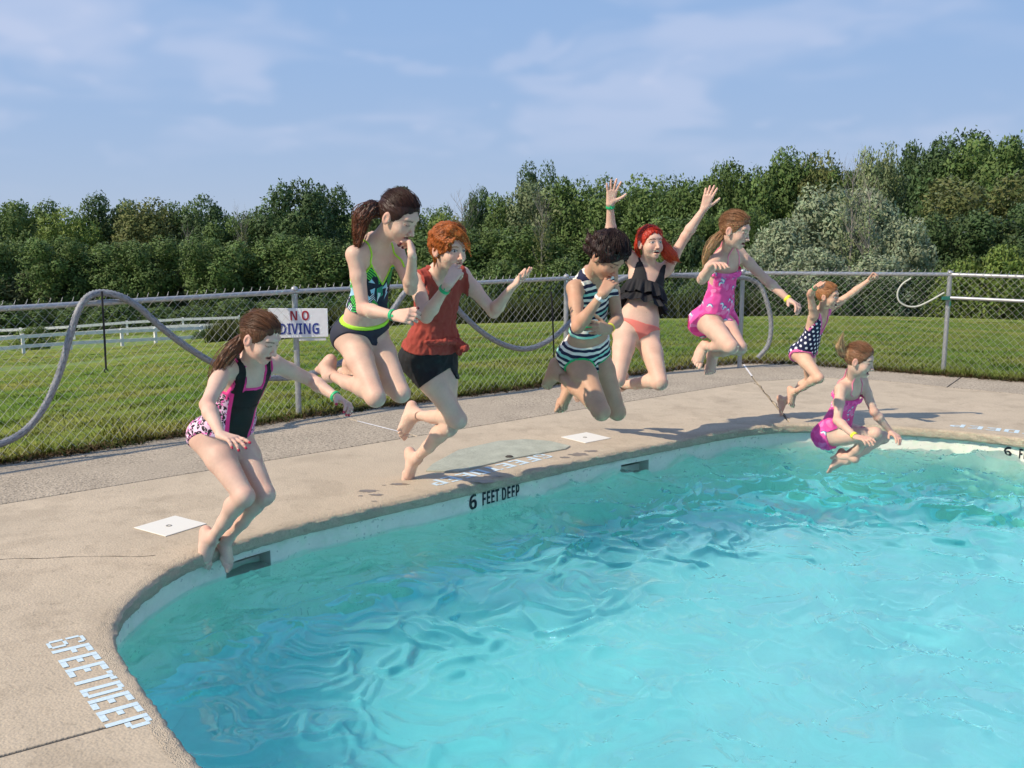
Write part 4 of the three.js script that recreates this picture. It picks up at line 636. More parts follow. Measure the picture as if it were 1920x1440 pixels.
function person(o) {
  const s = o.s, g = (o.girth ?? 1) * 0.93 * s, J = {}, L = 0.49 * s;
  J.pelvis = at(...o.pelvis, o.D); J.neck = reach(J.pelvis, ...o.neck, L, o.lean ?? 1);
  const T = J.neck.clone().sub(J.pelvis).normalize(), yawR = (d) => vec(-Math.cos(rad(d)), 0, Math.sin(rad(d))), R = perp(yawR(o.yaw), T), F = T.clone().cross(R).normalize(), Rh = perp(yawR(o.hipYaw ?? o.yaw), T);
  for (const [k, sg] of [['R', 1], ['L', -1]]) {
    J['hip' + k] = J.pelvis.clone().addScaledVector(Rh, sg * 0.083 * g).addScaledVector(T, -0.03 * s);
    const up = o['shrug' + k] ?? 0; J['sh' + k] = J.neck.clone().addScaledVector(R, sg * (0.150 - up * 0.25) * g).addScaledVector(T, (-0.048 + up) * s);
    const a = o['arm' + k], l = o['leg' + k];
    J['el' + k] = reach(J['sh' + k], a[0][0], a[0][1], 0.262 * s, a[0][2]); J['wr' + k] = reach(J['el' + k], a[1][0], a[1][1], 0.228 * s, a[1][2]); J['hd' + k] = reach(J['wr' + k], a[2][0], a[2][1], 0.16 * s, a[2][2]);
    J['kn' + k] = reach(J['hip' + k], l[0][0], l[0][1], 0.385 * s, l[0][2]); J['an' + k] = reach(J['kn' + k], l[1][0], l[1][1], 0.375 * s, l[1][2]); J['to' + k] = reach(J['an' + k], l[2][0], l[2][1], 0.15 * s, l[2][2]);
  }
  const hs = (o.head[5] ?? 1) * (0.30 + 0.70 * s), H = reach(J.neck, o.head[0], o.head[1], 0.165 * hs + 0.012, o.head[4] ?? 1);
  const hy = rad(o.head[2]), hp = rad(o.head[3]), roll = rad(o.roll ?? 0), hF = vec(Math.sin(hy) * Math.cos(hp), Math.sin(hp), Math.cos(hy) * Math.cos(hp)), hR0 = vec(-Math.cos(hy), 0, Math.sin(hy)), hU0 = hR0.clone().cross(hF).normalize(), hU = hU0.clone().multiplyScalar(Math.cos(roll)).addScaledVector(hR0, Math.sin(roll)).normalize(), hR = perp(hR0, hU);
  // local coordinates
  const tl = (x, y, z) => { const px = x - J.pelvis.x, py = y - J.pelvis.y, pz = z - J.pelvis.z; return [px * R.x + py * R.y + pz * R.z, px * T.x + py * T.y + pz * T.z, px * F.x + py * F.y + pz * F.z]; };
  const hl = (x, y, z) => { const px = x - H.x, py = y - H.y, pz = z - H.z; return [(px * hR.x + py * hR.y + pz * hR.z) / hs, (px * hU.x + py * hU.y + pz * hU.z) / hs, (px * hF.x + py * hF.y + pz * hF.z) / hs]; };
  const hw = (x, y, z) => H.clone().addScaledVector(hR, x * hs).addScaledVector(hU, y * hs).addScaledVector(hF, z * hs);
  const torso = (x, y, z) => { const [a, b, c] = tl(x, y, z), t = b / L, [pa, pb] = profAt(t), A = pa * g, Bb = pb * g, cz = c + (t > 0.5 ? 0.012 : -0.004) * s * (t > 0.5 ? sstep(0.5, 0.9, t) : 1), r = Math.hypot(a, cz), k = Math.hypot(a / A, cz / Bb); let d = k < 1e-6 ? -Bb : r - r / k; const o_ = t < -0.17 ? (-0.17 - t) * L : t > 1.06 ? (t - 1.06) * L : 0; return o_ > 0 ? Math.hypot(Math.max(d, 0), o_) : d; };
  const legs = {}, arms = {}, feet = {}, hands = {};
  for (const k of ['R', 'L']) {
    const h = J['hip' + k], n = J['kn' + k], a = J['an' + k], shin = a.clone().sub(n).normalize(), thigh = n.clone().sub(h).normalize(); let front = n.clone().sub(h.clone().lerp(a, 0.5)); front = front.length() < 0.02 ? F.clone() : perp(front, shin);
    const calf = n.clone().lerp(a, 0.27).addScaledVector(front, -0.012 * s), mid = h.clone().lerp(n, 0.35);
    legs[k] = { caps: [cap(h.clone().addScaledVector(F, -0.018 * g), mid, 0.088 * g, 0.076 * g), cap(mid, n, 0.076 * g, 0.051 * g), cap(n, calf, 0.047 * g, 0.050 * g), cap(calf, n.clone().lerp(a, 0.6), 0.050 * g, 0.037 * g), cap(n.clone().lerp(a, 0.6), a, 0.037 * g, 0.0285 * g), cap(n.clone().addScaledVector(front, 0.006 * s), n.clone().addScaledVector(front, 0.010 * s).addScaledVector(shin, 0.015 * s), 0.043 * g, 0.040 * g)], glute: [h.clone().addScaledVector(F, -0.045 * g).addScaledVector(T, 0.005 * s), 0.082 * g], thigh, shin, front };
    const toe = J['to' + k].clone().sub(a).normalize(), up = front.clone().multiplyScalar(toe.dot(shin)).addScaledVector(shin, -toe.dot(front)); if (up.length() < 0.1) up.copy(front);
    feet[k] = footCaps(a, toe, up, k === 'R', s * 1.1, 0);
    const S = J['sh' + k], e = J['el' + k], w = J['wr' + k], fb = e.clone().lerp(w, 0.26);
    arms[k] = { caps: [cap(J.neck.clone().lerp(S, 0.55).addScaledVector(T, -0.015 * s), S, 0.040 * g, 0.047 * g), cap(S, S.clone().lerp(e, 0.4), 0.048 * g, 0.041 * g), cap(S.clone().lerp(e, 0.4), e, 0.041 * g, 0.0325 * g), cap(e, fb, 0.0335 * g, 0.0365 * g), cap(fb, w, 0.0365 * g, 0.0215 * g)] };
    const hd = J['hd' + k].clone().sub(w).normalize(), ho = o['hand' + k] ?? {}; hands[k] = handCaps(w, hd, ho.palm ? vec(...ho.palm) : vec(0, -1, 0.3), k === 'R', s * 0.98, ho);
  }
  const body0 = (x, y, z) => { // trunk with both thighs
    let d = torso(x, y, z);
    for (const k of ['R', 'L']) { const l = legs[k], c = l.glute; d = smin(d, Math.hypot(x - c[0].x, y - c[0].y, z - c[0].z) - c[1], 0.05 * s); }
    let q = null; for (const k of ['R', 'L']) { const l = legs[k], e = chainD(l.caps, x, y, z, 0.02 * s), h = J['hip' + k], kk = 0.055 * s * clamp(1.25 - Math.hypot(x - h.x, y - h.y, z - h.z) / (0.2 * s)) + 0.002; d = smin(d, e, kk); }
    return d;
  };
  const neckCap = [cap(J.neck.clone().addScaledVector(T, -0.03 * s), hw(0, -0.05, -0.02), 0.050 * s, 0.044 * hs)];
  const body = (x, y, z) => {
    let d = body0(x, y, z); d = smin(d, capD(neckCap[0], x, y, z), 0.035 * s);
    for (const k of ['R', 'L']) { const e = chainD(arms[k].caps, x, y, z, 0.018 * s), h = J['sh' + k], kk = 0.05 * s * clamp(1.3 - Math.hypot(x - h.x, y - h.y, z - h.z) / (0.13 * s)) + 0.002; d = smin(d, e, kk); }
    return d;
  };
  const thighs = (x, y, z) => { let d = 1; for (const k of ['R', 'L']) { const l = legs[k]; d = Math.min(d, smin(capD(l.caps[0], x, y, z), capD(l.caps[1], x, y, z), 0.02 * s)); } return d; };
  const seat = (x, y, z) => { let d = torso(x, y, z); for (const k of ['R', 'L']) { const c = legs[k].glute; d = smin(d, Math.hypot(x - c[0].x, y - c[0].y, z - c[0].z) - c[1], 0.05 * s); } return d; };
  const trunk = (x, y, z) => { let d = seat(x, y, z); for (const k of ['R', 'L']) { const l = legs[k], h = J['hip' + k], kk = 0.055 * s * clamp(1.25 - Math.hypot(x - h.x, y - h.y, z - h.z) / (0.2 * s)) + 0.002; d = smin(d, smin(capD(l.caps[0], x, y, z), capD(l.caps[1], x, y, z), 0.02 * s), kk); } for (const k of ['R', 'L']) { const c = arms[k].caps, h = J['sh' + k], kk = 0.05 * s * clamp(1.3 - Math.hypot(x - h.x, y - h.y, z - h.z) / (0.13 * s)) + 0.002; d = smin(d, smin(capD(c[0], x, y, z), capD(c[1], x, y, z), 0.018 * s), kk); } return d; };
  const f0 = o.face ?? {}, open = f0.mouth ?? 0.3;
  const head = (x, y, z) => {
    const [a0, b, c] = hl(x, y, z), a = Math.abs(a0);
    let d = ell(a, b, c, 0, 0.025, -0.012, 0.0715, 0.082, 0.091); d = smin(d, ell(a, b, c, 0, -0.030, 0.020, 0.0575, 0.074, 0.0605), 0.03);
    d = smin(d, Math.hypot(a, b + 0.088, c - 0.054) - 0.0195, 0.022); d = smin(d, Math.hypot(a - 0.036, b + 0.034, c - 0.047) - 0.024, 0.02); d = smin(d, ell(a, b, c, 0, 0.028, 0.068, 0.045, 0.012, 0.014), 0.02);
    d = smax(d, -(Math.hypot(a - 0.031, b - 0.001, c - 0.099) - 0.0185), 0.012); d = smin(d, Math.hypot(a - 0.0305, b, c - 0.0645) - 0.0135, 0.004);
    const nt = clamp((0.006 - b) / 0.042), nz = lerp(0.079, 0.0975, nt); d = smin(d, Math.hypot(a, b - clamp(b, -0.036, 0.006), c - nz) - lerp(0.006, 0.0092, nt), 0.010); d = smin(d, Math.hypot(a - 0.0105, b + 0.038, c - 0.089) - 0.0075, 0.006);
    d = smin(d, Math.hypot(Math.max(0, a - 0.016), b + 0.0535 - 0.0 - open * 0.004, c - 0.0795 + a * a * 12) - 0.0055, 0.006); d = smin(d, Math.hypot(Math.max(0, a - 0.013), b + 0.066 + open * 0.012, c - 0.0785 + a * a * 12) - 0.0062, 0.006);
    d = smax(d, -ell(a, b, c, 0, -0.0595 - open * 0.004, 0.086, 0.0175 + open * 0.004, 0.0016 + open * 0.011, 0.022), 0.003);
    const ea = a - 0.0735, ez = c + 0.010, eb = b + 0.008; d = smin(d, ell(ea, eb, ez, 0.004 - ez * 0.25, 0, 0, 0.0085, 0.030, 0.0185), 0.007); d = smax(d, -ell(ea, eb, ez, 0.013, 0, 0.004, 0.006, 0.018, 0.010), 0.004);
    d *= hs; return smin(d, capD(neckCap[0], x, y, z), 0.02 * hs);
  };
  const sk = o.skin ?? [0.60, 0.395, 0.30], warm = (x, y, z) => 1 + 0.07 * n3(x * 11, y * 11, z * 11) + 0.045 * n3(x * 70, y * 70, z * 70);
  const joints = ['knR', 'knL', 'elR', 'elL'].map((k) => J[k]);
  const skin = (x, y, z) => { const k = warm(x, y, z); let r = 0; for (const q of joints) r = Math.max(r, 1 - Math.hypot(x - q.x, y - q.y, z - q.z) / (0.07 * s)); for (const k2 of ['R', 'L']) { const p = J['hd' + k2], e = feet[k2].heel; r = Math.max(r, 1 - Math.hypot(x - p.x, y - p.y, z - p.z) / 0.1, 0.8 - Math.hypot(x - e.x, y - e.y, z - e.z) / 0.08); } r = clamp(clamp(r) * 0.6 + 0.35 * Math.max(0, n3(x * 7 + 3, y * 7, z * 7))); return [sk[0] * k * (1 + 0.02 * r), sk[1] * k * (1 - 0.22 * r), sk[2] * k * (1 - 0.24 * r)]; };
  const browC = o.brow ?? [0.12, 0.06, 0.035], shut = f0.shut ?? 0;
  const faceColor = (x, y, z) => {
    const base = skin(x, y, z), [a0, b, c] = hl(x, y, z), a = Math.abs(a0), mix = (q, t) => { base[0] = lerp(base[0], q[0], t); base[1] = lerp(base[1], q[1], t); base[2] = lerp(base[2], q[2], t); };
    if (c < 0.03) { if (a > 0.074) mix([sk[0], sk[1] * 0.7, sk[2] * 0.7], 0.5); return base; }
    mix([sk[0] * 1.0, sk[1] * 0.72, sk[2] * 0.72], 0.55 * clamp(1 - Math.hypot(a - 0.038, b + 0.032) / 0.022)); mix([sk[0], sk[1] * 0.75, sk[2] * 0.75], 0.5 * clamp(1 - Math.hypot(a, b + 0.036) / 0.014));
    const ly = b + 0.0595 + open * 0.004; if (a < 0.024 && Math.abs(ly) < (0.0075 + open * 0.010) * (1 - (a / 0.026) ** 2) + 0.001) mix([sk[0] * 0.92, sk[1] * 0.55, sk[2] * 0.55], 0.7);
    const inM = Math.hypot(a / (0.018 + open * 0.004), ly / (0.0018 + open * 0.0105)); if (inM < 0.93 && c < 0.079) { base.splice(0, 3, 0.10, 0.022, 0.02); if (ly > open * 0.0035 && open > 0.25) base.splice(0, 3, 0.72, 0.68, 0.60); }
    const ex = (a - 0.031) / 0.0145, ey = b / 0.0068, e2 = ex * ex + ey * ey;
    if (shut) { if (Math.abs(ey + 0.35 - 0.35 * ex * ex) < 0.26 && Math.abs(ex) < 1) mix([0.05, 0.025, 0.02], 0.85); else if (e2 < 1.6) mix([sk[0] * 0.92, sk[1] * 0.82, sk[2] * 0.8], 0.5); }
    else { if (e2 < 1) { base.splice(0, 3, 0.46, 0.44, 0.42); if (Math.hypot(a - 0.031, b) < 0.0056) base.splice(0, 3, ...(f0.iris ?? [0.07, 0.06, 0.05])); if (Math.hypot(a - 0.031, b) < 0.0028) base.splice(0, 3, 0.01, 0.01, 0.01); } if (e2 > 0.8 && e2 < 1.7 && ey > -0.15) mix([0.05, 0.025, 0.02], 0.8); }
    const by = b - 0.0205 + (a - 0.03) * (a - 0.03) * 9; if (a > 0.013 && a < 0.048 && Math.abs(by) < 0.0036) mix(browC, 0.75);
    return base;
  };
  const root = group('person', o.label, 'person'); const gs = [];
  { const [lo, hi] = bounds(['pelvis', 'neck', 'hipR', 'hipL', 'knR', 'knL', 'anR', 'anL', 'shR', 'shL', 'elR', 'elL', 'wrR', 'wrL'].map((k) => J[k]), 0.15 * s); gs.push(surface(body, lo, hi, 0.0105 * Math.max(0.8, s), skin)); }
  { const [lo, hi] = bounds([H], 0.150 * hs); gs.push(surface(head, lo, hi, 0.0036 * hs, faceColor)); }
  const nailC = o.nails;
  for (const k of ['R', 'L']) {
    { const h = hands[k], w = J['wr' + k], st = cap(w.clone().lerp(J['el' + k], 0.2), w, 0.0255 * g, 0.0208 * g), ts = h.tips, fn = (x, y, z) => { let d = capD(st, x, y, z); for (let i = 0; i < h.caps.length; i++) d = smin(d, capD(h.caps[i], x, y, z), (i % 4 === 0 ? 0.012 : 0.0045) * s); return d; }, [lo, hi] = bounds([w, h.palm, ...ts], 0.035 * s); gs.push(surface(fn, lo, hi, 0.0038, (x, y, z) => { const c = skin(x, y, z); if (nailC) for (const t of ts) if (Math.hypot(x - t.x, y - t.y, z - t.z) < 0.0095 * s) return nailC; return c; })); }
    { const f = feet[k], a = J['an' + k], st = cap(a.clone().lerp(J['kn' + k], 0.22), a, 0.0335 * g, 0.028 * g), fn = (x, y, z) => { let d = capD(st, x, y, z); for (let i = 0; i < f.caps.length; i++) d = smin(d, capD(f.caps[i], x, y, z), (i < 5 ? 0.022 : 0.004) * s); return d; }, [lo, hi] = bounds([a, f.heel, ...f.tips], 0.045 * s); gs.push(surface(fn, lo, hi, 0.0046, skin)); }
  }
  mesh('body', mergeGeometries(gs), skinMat, root);
  const P = { o, s, g, L, J, R, T, F, H, hs, hF, hU, hR, hw, hl, tl, torso, thighs, seat, body0, trunk, body, legs, arms, root, hands, head };
  return P;
}
function strandGeo(path, out, W, col) { // a thin three sided strand along a path, normals pointing away from its own axis
  const p = [], nn = [], cc = [], ix = [], m = path.length - 1;
  path.forEach((q, j) => { const t = path[Math.min(m, j + 1)].clone().sub(path[Math.max(0, j - 1)]).normalize(), o = perp(out[j], t), s = t.clone().cross(o), w = W * (1 - 0.6 * j / m); for (let e = 0; e < 3; e++) { const a = e * 2.0944, n = o.clone().multiplyScalar(Math.cos(a)).addScaledVector(s, Math.sin(a)); p.push(q.x + n.x * w, q.y + n.y * w, q.z + n.z * w); nn.push(n.x, n.y, n.z); cc.push(...col); } });
  for (let j = 0; j < m; j++) for (let e = 0; e < 3; e++) { const a = j * 3 + e, b = j * 3 + (e + 1) % 3; ix.push(a, b, b + 3, a, b + 3, a + 3); }
  const v = (i) => vec(p[i * 3], p[i * 3 + 1], p[i * 3 + 2]), f = v(ix[1]).sub(v(ix[0])).cross(v(ix[2]).sub(v(ix[0]))); if (f.dot(vec(nn[0], nn[1], nn[2]).add(vec(nn[3], nn[4], nn[5]))) < 0) for (let i = 0; i < ix.length; i += 3) { const t = ix[i]; ix[i] = ix[i + 1]; ix[i + 1] = t; }
  const g = new THREE.BufferGeometry(); g.setAttribute('position', new THREE.Float32BufferAttribute(p, 3)); g.setAttribute('normal', new THREE.Float32BufferAttribute(nn, 3)); g.setAttribute('color', new THREE.Float32BufferAttribute(cc, 3)); g.setIndex(ix); return g;
}
// ------------------------------------------------------------ hair: cap over the skull plus locks; fine streaks in relief and colour, loose strands
function hair(P, { color, tip = color, cut = 0.0277, volume = 1, fluff = 0.003, locks = [], nape = -0.075, strands = 60, tie = [0, 0.02, -0.11], seed = 1, depth = 0, capShift = [0, 0, 0], fringe = 0 }) {
  const R = mulberry(seed), hs = P.hs, Dh = -P.H.z, chains = locks.map((l) => { const pts = l.px.map(([u, v, r, dz]) => ({ p: at(u, v, Dh - (dz ?? 0)), r })); const cs = []; for (let i = 0; i < pts.length - 1; i++) cs.push(cap(pts[i].p, pts[i + 1].p, pts[i].r, pts[i + 1].r)); return { cs, pts, axis: pts[pts.length - 1].p.clone().sub(pts[0].p).normalize(), t: l.tip ?? 0.6 }; });
  const tieV = vec(...tie).normalize();
  const streakCap = (a, b, c) => { const L = Math.hypot(a, b, c) || 1, al = (a * tieV.x + b * tieV.y + c * tieV.z) / L, ux = a / L - tieV.x * al, uy = b / L - tieV.y * al, uz = c / L - tieV.z * al, m = Math.hypot(ux, uy, uz) || 1; return n3(ux / m * 7, uy / m * 7, uz / m * 7 + al * 1.6) * 0.2 + n3(ux / m * 24 + 7, uy / m * 24, uz / m * 24 + al * 2.2) * 0.8; };
  const streakLock = (ch, x, y, z) => { const q = ch.pts[0].p, dx = x - q.x, dy = y - q.y, dz = z - q.z, al = dx * ch.axis.x + dy * ch.axis.y + dz * ch.axis.z; return n3((dx - ch.axis.x * al) * 130 + al * 10, (dy - ch.axis.y * al) * 130 + al * 6, (dz - ch.axis.z * al) * 130); };
  const lockD = (x, y, z) => { let d = 1, w = null; for (const ch of chains) { const e = chainD(ch.cs, x, y, z, 0.012); if (e < d) { d = e; w = ch; } } return [d, w]; };
  const fn = (x, y, z) => {
    const [a, b, c] = P.hl(x, y, z); let d = ell(a, b, c, capShift[0], 0.025 + 0.006 * volume + capShift[1], -0.014 + capShift[2], 0.073 + 0.0075 * volume, 0.083 + 0.0085 * volume, 0.091 + 0.008 * volume);
    d += fluff * streakCap(a, b, c) + (volume > 1.6 ? 0.008 * n3(a * 22, b * 22, c * 22) : 0);
    d = smax(d, -0.52 * b + 0.855 * c - cut + 0.006 * n2(a * 55, 8 + seed) - fringe * 0.012 * n2(a * 40, 3) - fringe * 0.02 * sstep(0.02, 0.06, Math.abs(a)), 0.006); d = smax(d, nape - b, 0.008); d *= hs;
    if (chains.length) { const [e, w] = lockD(x, y, z); if (e < 0.05) d = smin(d, e + (w ? 0.0035 * streakLock(w, x, y, z) : 0), 0.012); }
    return d;
  };
  const col = (x, y, z) => { const [a, b, c] = P.hl(x, y, z), [e, w] = chains.length ? lockD(x, y, z) : [1, null]; let t = 0, q; if (w && e < 0.02) { const p0 = w.pts[0].p, p1 = w.pts[w.pts.length - 1].p; t = clamp(vec(x, y, z).sub(p0).dot(w.axis) / p0.distanceTo(p1)) * w.t; q = streakLock(w, x, y, z); } else q = streakCap(a, b, c); const k = Math.max(0.35, 1 + 0.5 * q); return [0, 1, 2].map((i) => lerp(color[i], tip[i], t) * k); };
  const pts = [P.hw(0.1, 0.125, 0.1), P.hw(-0.1, -0.09, -0.125), P.hw(0.1, -0.09, -0.125), P.hw(-0.1, 0.125, 0.1), P.hw(-0.1, 0.125, -0.125), P.hw(0.1, 0.125, -0.125)]; for (const ch of chains) for (const q of ch.pts) { pts.push(q.p.clone().addScalar(q.r), q.p.clone().addScalar(-q.r)); }
  const [lo, hi] = bounds(pts, 0.008), gs = [surface(fn, lo, hi, 0.0042, col)];
  for (const ch of chains) for (let i = 0; i < strands; i++) { // loose strands along each lock
    const off = vec(R() - 0.5, R() - 0.5, R() - 0.5), n = ch.pts.length, m = 6 + n, cv = new THREE.CatmullRomCurve3(ch.pts.map((q, j) => q.p.clone().addScaledVector(off, q.r * (1.6 + (i % 5 ? 1.4 : 3.2) * j / n)))), end = 0.85 + 0.3 * R(), W = 0.0013 + 0.0009 * R(), k = 0.7 + 0.6 * R(), tp = cv.getPoint(1), tg = cv.getTangent(1), path = [], out = [], side = off.clone().normalize();
    for (let j = 0; j <= m; j++) { const t = j / m * end; path.push(t <= 1 ? cv.getPoint(t) : tp.clone().addScaledVector(tg, (t - 1) * 0.25)); out.push(side); }
    gs.push(strandGeo(path, out, W, [0, 1, 2].map((c) => lerp(color[c], tip[c], 0.6 * ch.t) * k)));
  }
  for (let i = 0; i < 420; i++) { // strands combed over the skull towards the tie
    const an = (R() - 0.5) * 2.9, el = R() < 0.45 ? 0.02 + 0.25 * R() : R() * 1.3, st = vec(Math.sin(an), 0.28 + 0.75 * Math.sin(el) + 0.25 * Math.cos(an), Math.cos(an) * 0.95 - 0.5 * Math.sin(el)).normalize(), en = tieV.clone().add(vec((R() - 0.5) * 0.5, (R() - 0.5) * 0.5, (R() - 0.5) * 0.5)).normalize(), k = 0.65 + 0.8 * R(), W = (0.0010 + 0.0010 * R()) * hs, lift = 1.0 + 0.03 * R() * volume + (R() < 0.14 ? 0.11 * R() : 0), m = 9, go = 0.25 + 0.75 * R();
    const path = [], out = []; let ok = true;
    for (let j = 0; j <= m; j++) { const d = st.clone().lerp(en, j / m * go).normalize(), ex = d.x / (0.073 + 0.0075 * volume), ey = d.y / (0.083 + 0.0085 * volume), ez = d.z / (0.091 + 0.008 * volume), rr = lift / Math.hypot(ex, ey, ez), a = d.x * rr + capShift[0], b = d.y * rr + 0.025 + 0.006 * volume + capShift[1], c = d.z * rr - 0.014 + capShift[2]; if (-0.52 * b + 0.855 * c > cut + 0.004 || b < nape) { ok = false; break; } const q = P.hw(a, b, c); path.push(q); out.push(q.clone().sub(P.H).normalize()); }
    if (ok) gs.push(strandGeo(path, out, W, color.map((x) => x * k)));
  }
  const m = mesh('hair', mergeGeometries(gs), hairMat, P.root); return m;
}
// ------------------------------------------------------------ clothes: shells that follow the body, cut by a region in torso coordinates
function garment(P, name, mat, region, inflate, cell = 0.0062, useBody = P.trunk, box) {
  const fn = (x, y, z) => { const [a, b, c] = P.tl(x, y, z); return smax(useBody(x, y, z) - (typeof inflate === 'function' ? inflate(a, b, c) : inflate), region(a, b, c, x, y, z), 0.003); };
  const [lo, hi] = bounds(box ?? [P.J.pelvis, P.J.neck, P.J.shR, P.J.shL, P.J.hipR, P.J.hipL, P.J.hipR.clone().lerp(P.J.knR, 0.3), P.J.hipL.clone().lerp(P.J.knL, 0.3)], 0.14 * P.s);
  const uv = (x, y, z) => { const [a, b, c] = P.tl(x, y, z); return [Math.atan2(a, c) / TAU + 0.5, (b / P.L + 0.25) / 1.35]; };
  return mesh(name, surface(fn, lo, hi, cell, null, uv), mat, P.root);
}
const legCut = (P, c, out = 0.5, up = 0.15) => (x, y, z) => { let d = -1; for (const [k, sg] of [['R', 1], ['L', -1]]) { const h = P.J['hip' + k], n = P.legs[k].thigh.clone().addScaledVector(P.R, sg * out).addScaledVector(P.T, -up).normalize(); const px = x - h.x, py = y - h.y, pz = z - h.z, side = px * P.R.x + py * P.R.y + pz * P.R.z; d = Math.max(d, (side * sg > -0.083 * P.g ? px * n.x + py * n.y + pz * n.z - c : -1)); } return d < -0.05 ? d : Math.min(d, P.seat(x, y, z) - P.thighs(x, y, z) + 0.012 * P.s); };
const crotch = (P, d) => (a, b) => -(b / P.L + d) * P.L;
function band(P, arm, name, mat, w, back = 0.1, r = 0.0262) { const W = P.J['wr' + arm], E = P.J['el' + arm], d = E.clone().sub(W).normalize(), c = W.clone().addScaledVector(d, back * 0.228 * P.s), g = new THREE.LatheGeometry([[r, -w], [r + 0.0022, -w], [r + 0.003, 0], [r + 0.0022, w], [r, w]].map(([x, y]) => V2((x + back * 0.014) * P.g, y)), 26); g.applyQuaternion(new THREE.Quaternion().setFromUnitVectors(vec(0, 1, 0), d)); g.translate(c.x, c.y, c.z); const m = mesh(name, g, mat, P.root); const tab = boxAt(0.012, w * 1.8, 0.003, 0, 0, 0); tab.applyQuaternion(new THREE.Quaternion().setFromUnitVectors(vec(0, 1, 0), d)); tab.translate(c.x, c.y, c.z + (r + 0.006) * P.g); mesh('clasp', tab, mat, m); return m; }
function strapOver(P, x0, mat, y0, y1, r = 0.0042, name = 'shoulder_strap', x1 = x0) { // thin strap laid over the shoulder from chest to back
  const pts = [], cy = 0.80 * P.L; for (let i = 0; i <= 14; i++) { const th = lerp(y0, y1, i / 14), xx = lerp(x0, x1, Math.abs(i / 14 - 0.5) * 2 < 1 ? i / 14 : 1), dir = P.F.clone().multiplyScalar(Math.cos(th)).addScaledVector(P.T, Math.sin(th)), o = P.J.pelvis.clone().addScaledVector(P.T, cy).addScaledVector(P.R, xx * P.s); let t = 0.26 * P.s; for (let k = 0; k < 60; k++) { const q = o.clone().addScaledVector(dir, t); if (P.body(q.x, q.y, q.z) < 0.0035) break; t -= 0.0045 * P.s; } pts.push(o.clone().addScaledVector(dir, t)); }
  return mesh(name, new THREE.TubeGeometry(new THREE.CatmullRomCurve3(pts), 40, r, 6), mat, P.root);
}
// ------------------------------------------------------------ swimwear cloth (flat prints; u runs once round the body, v up the trunk)
const CW = 1024, CH = 820, vY = (t) => (1 - (t + 0.25) / 1.35) * CH, uX = (u) => u * CW;
const cloth = (draw, o = {}) => std({ map: canvasTex(CW, CH, draw), roughness: 0.75, ...o });
const plain = (r, g, b, rough = 0.75) => std({ color: lin(r, g, b), roughness: rough });
const neon = plain(0.45, 0.85, 0.05), bandGreen = plain(0.02, 0.42, 0.16, 0.5), bandYellow = plain(0.78, 0.80, 0.04, 0.5), bandWhite = plain(0.75, 0.74, 0.70, 0.5);
const topLine = (P, neck, si, so, arm, backNeck) => (a, b, c) => { const s = P.s, A = Math.abs(a) / s, t = b / P.L, nk = c < 0 ? backNeck ?? neck : neck, n = lerp(nk, 1.3, sstep(si - 0.014, si + 0.008, A)), r = lerp(1.3, arm, sstep(so - 0.006, so + 0.014, A)); return Math.max((t - Math.min(n, r)) * P.L * 0.55, (t - 1.08) * P.L); };
const even = (f) => (a, b, c) => { const e = 0.004, d = f(a, b, c), g = Math.hypot(f(a + e, b, c) - f(a - e, b, c), f(a, b + e, c) - f(a, b - e, c)) / (2 * e); return d / Math.max(0.3, g); };   // true distance to a neckline
const BODY = (P) => { const q = P.J; return [q.pelvis, q.neck, q.hipR, q.hipL]; };

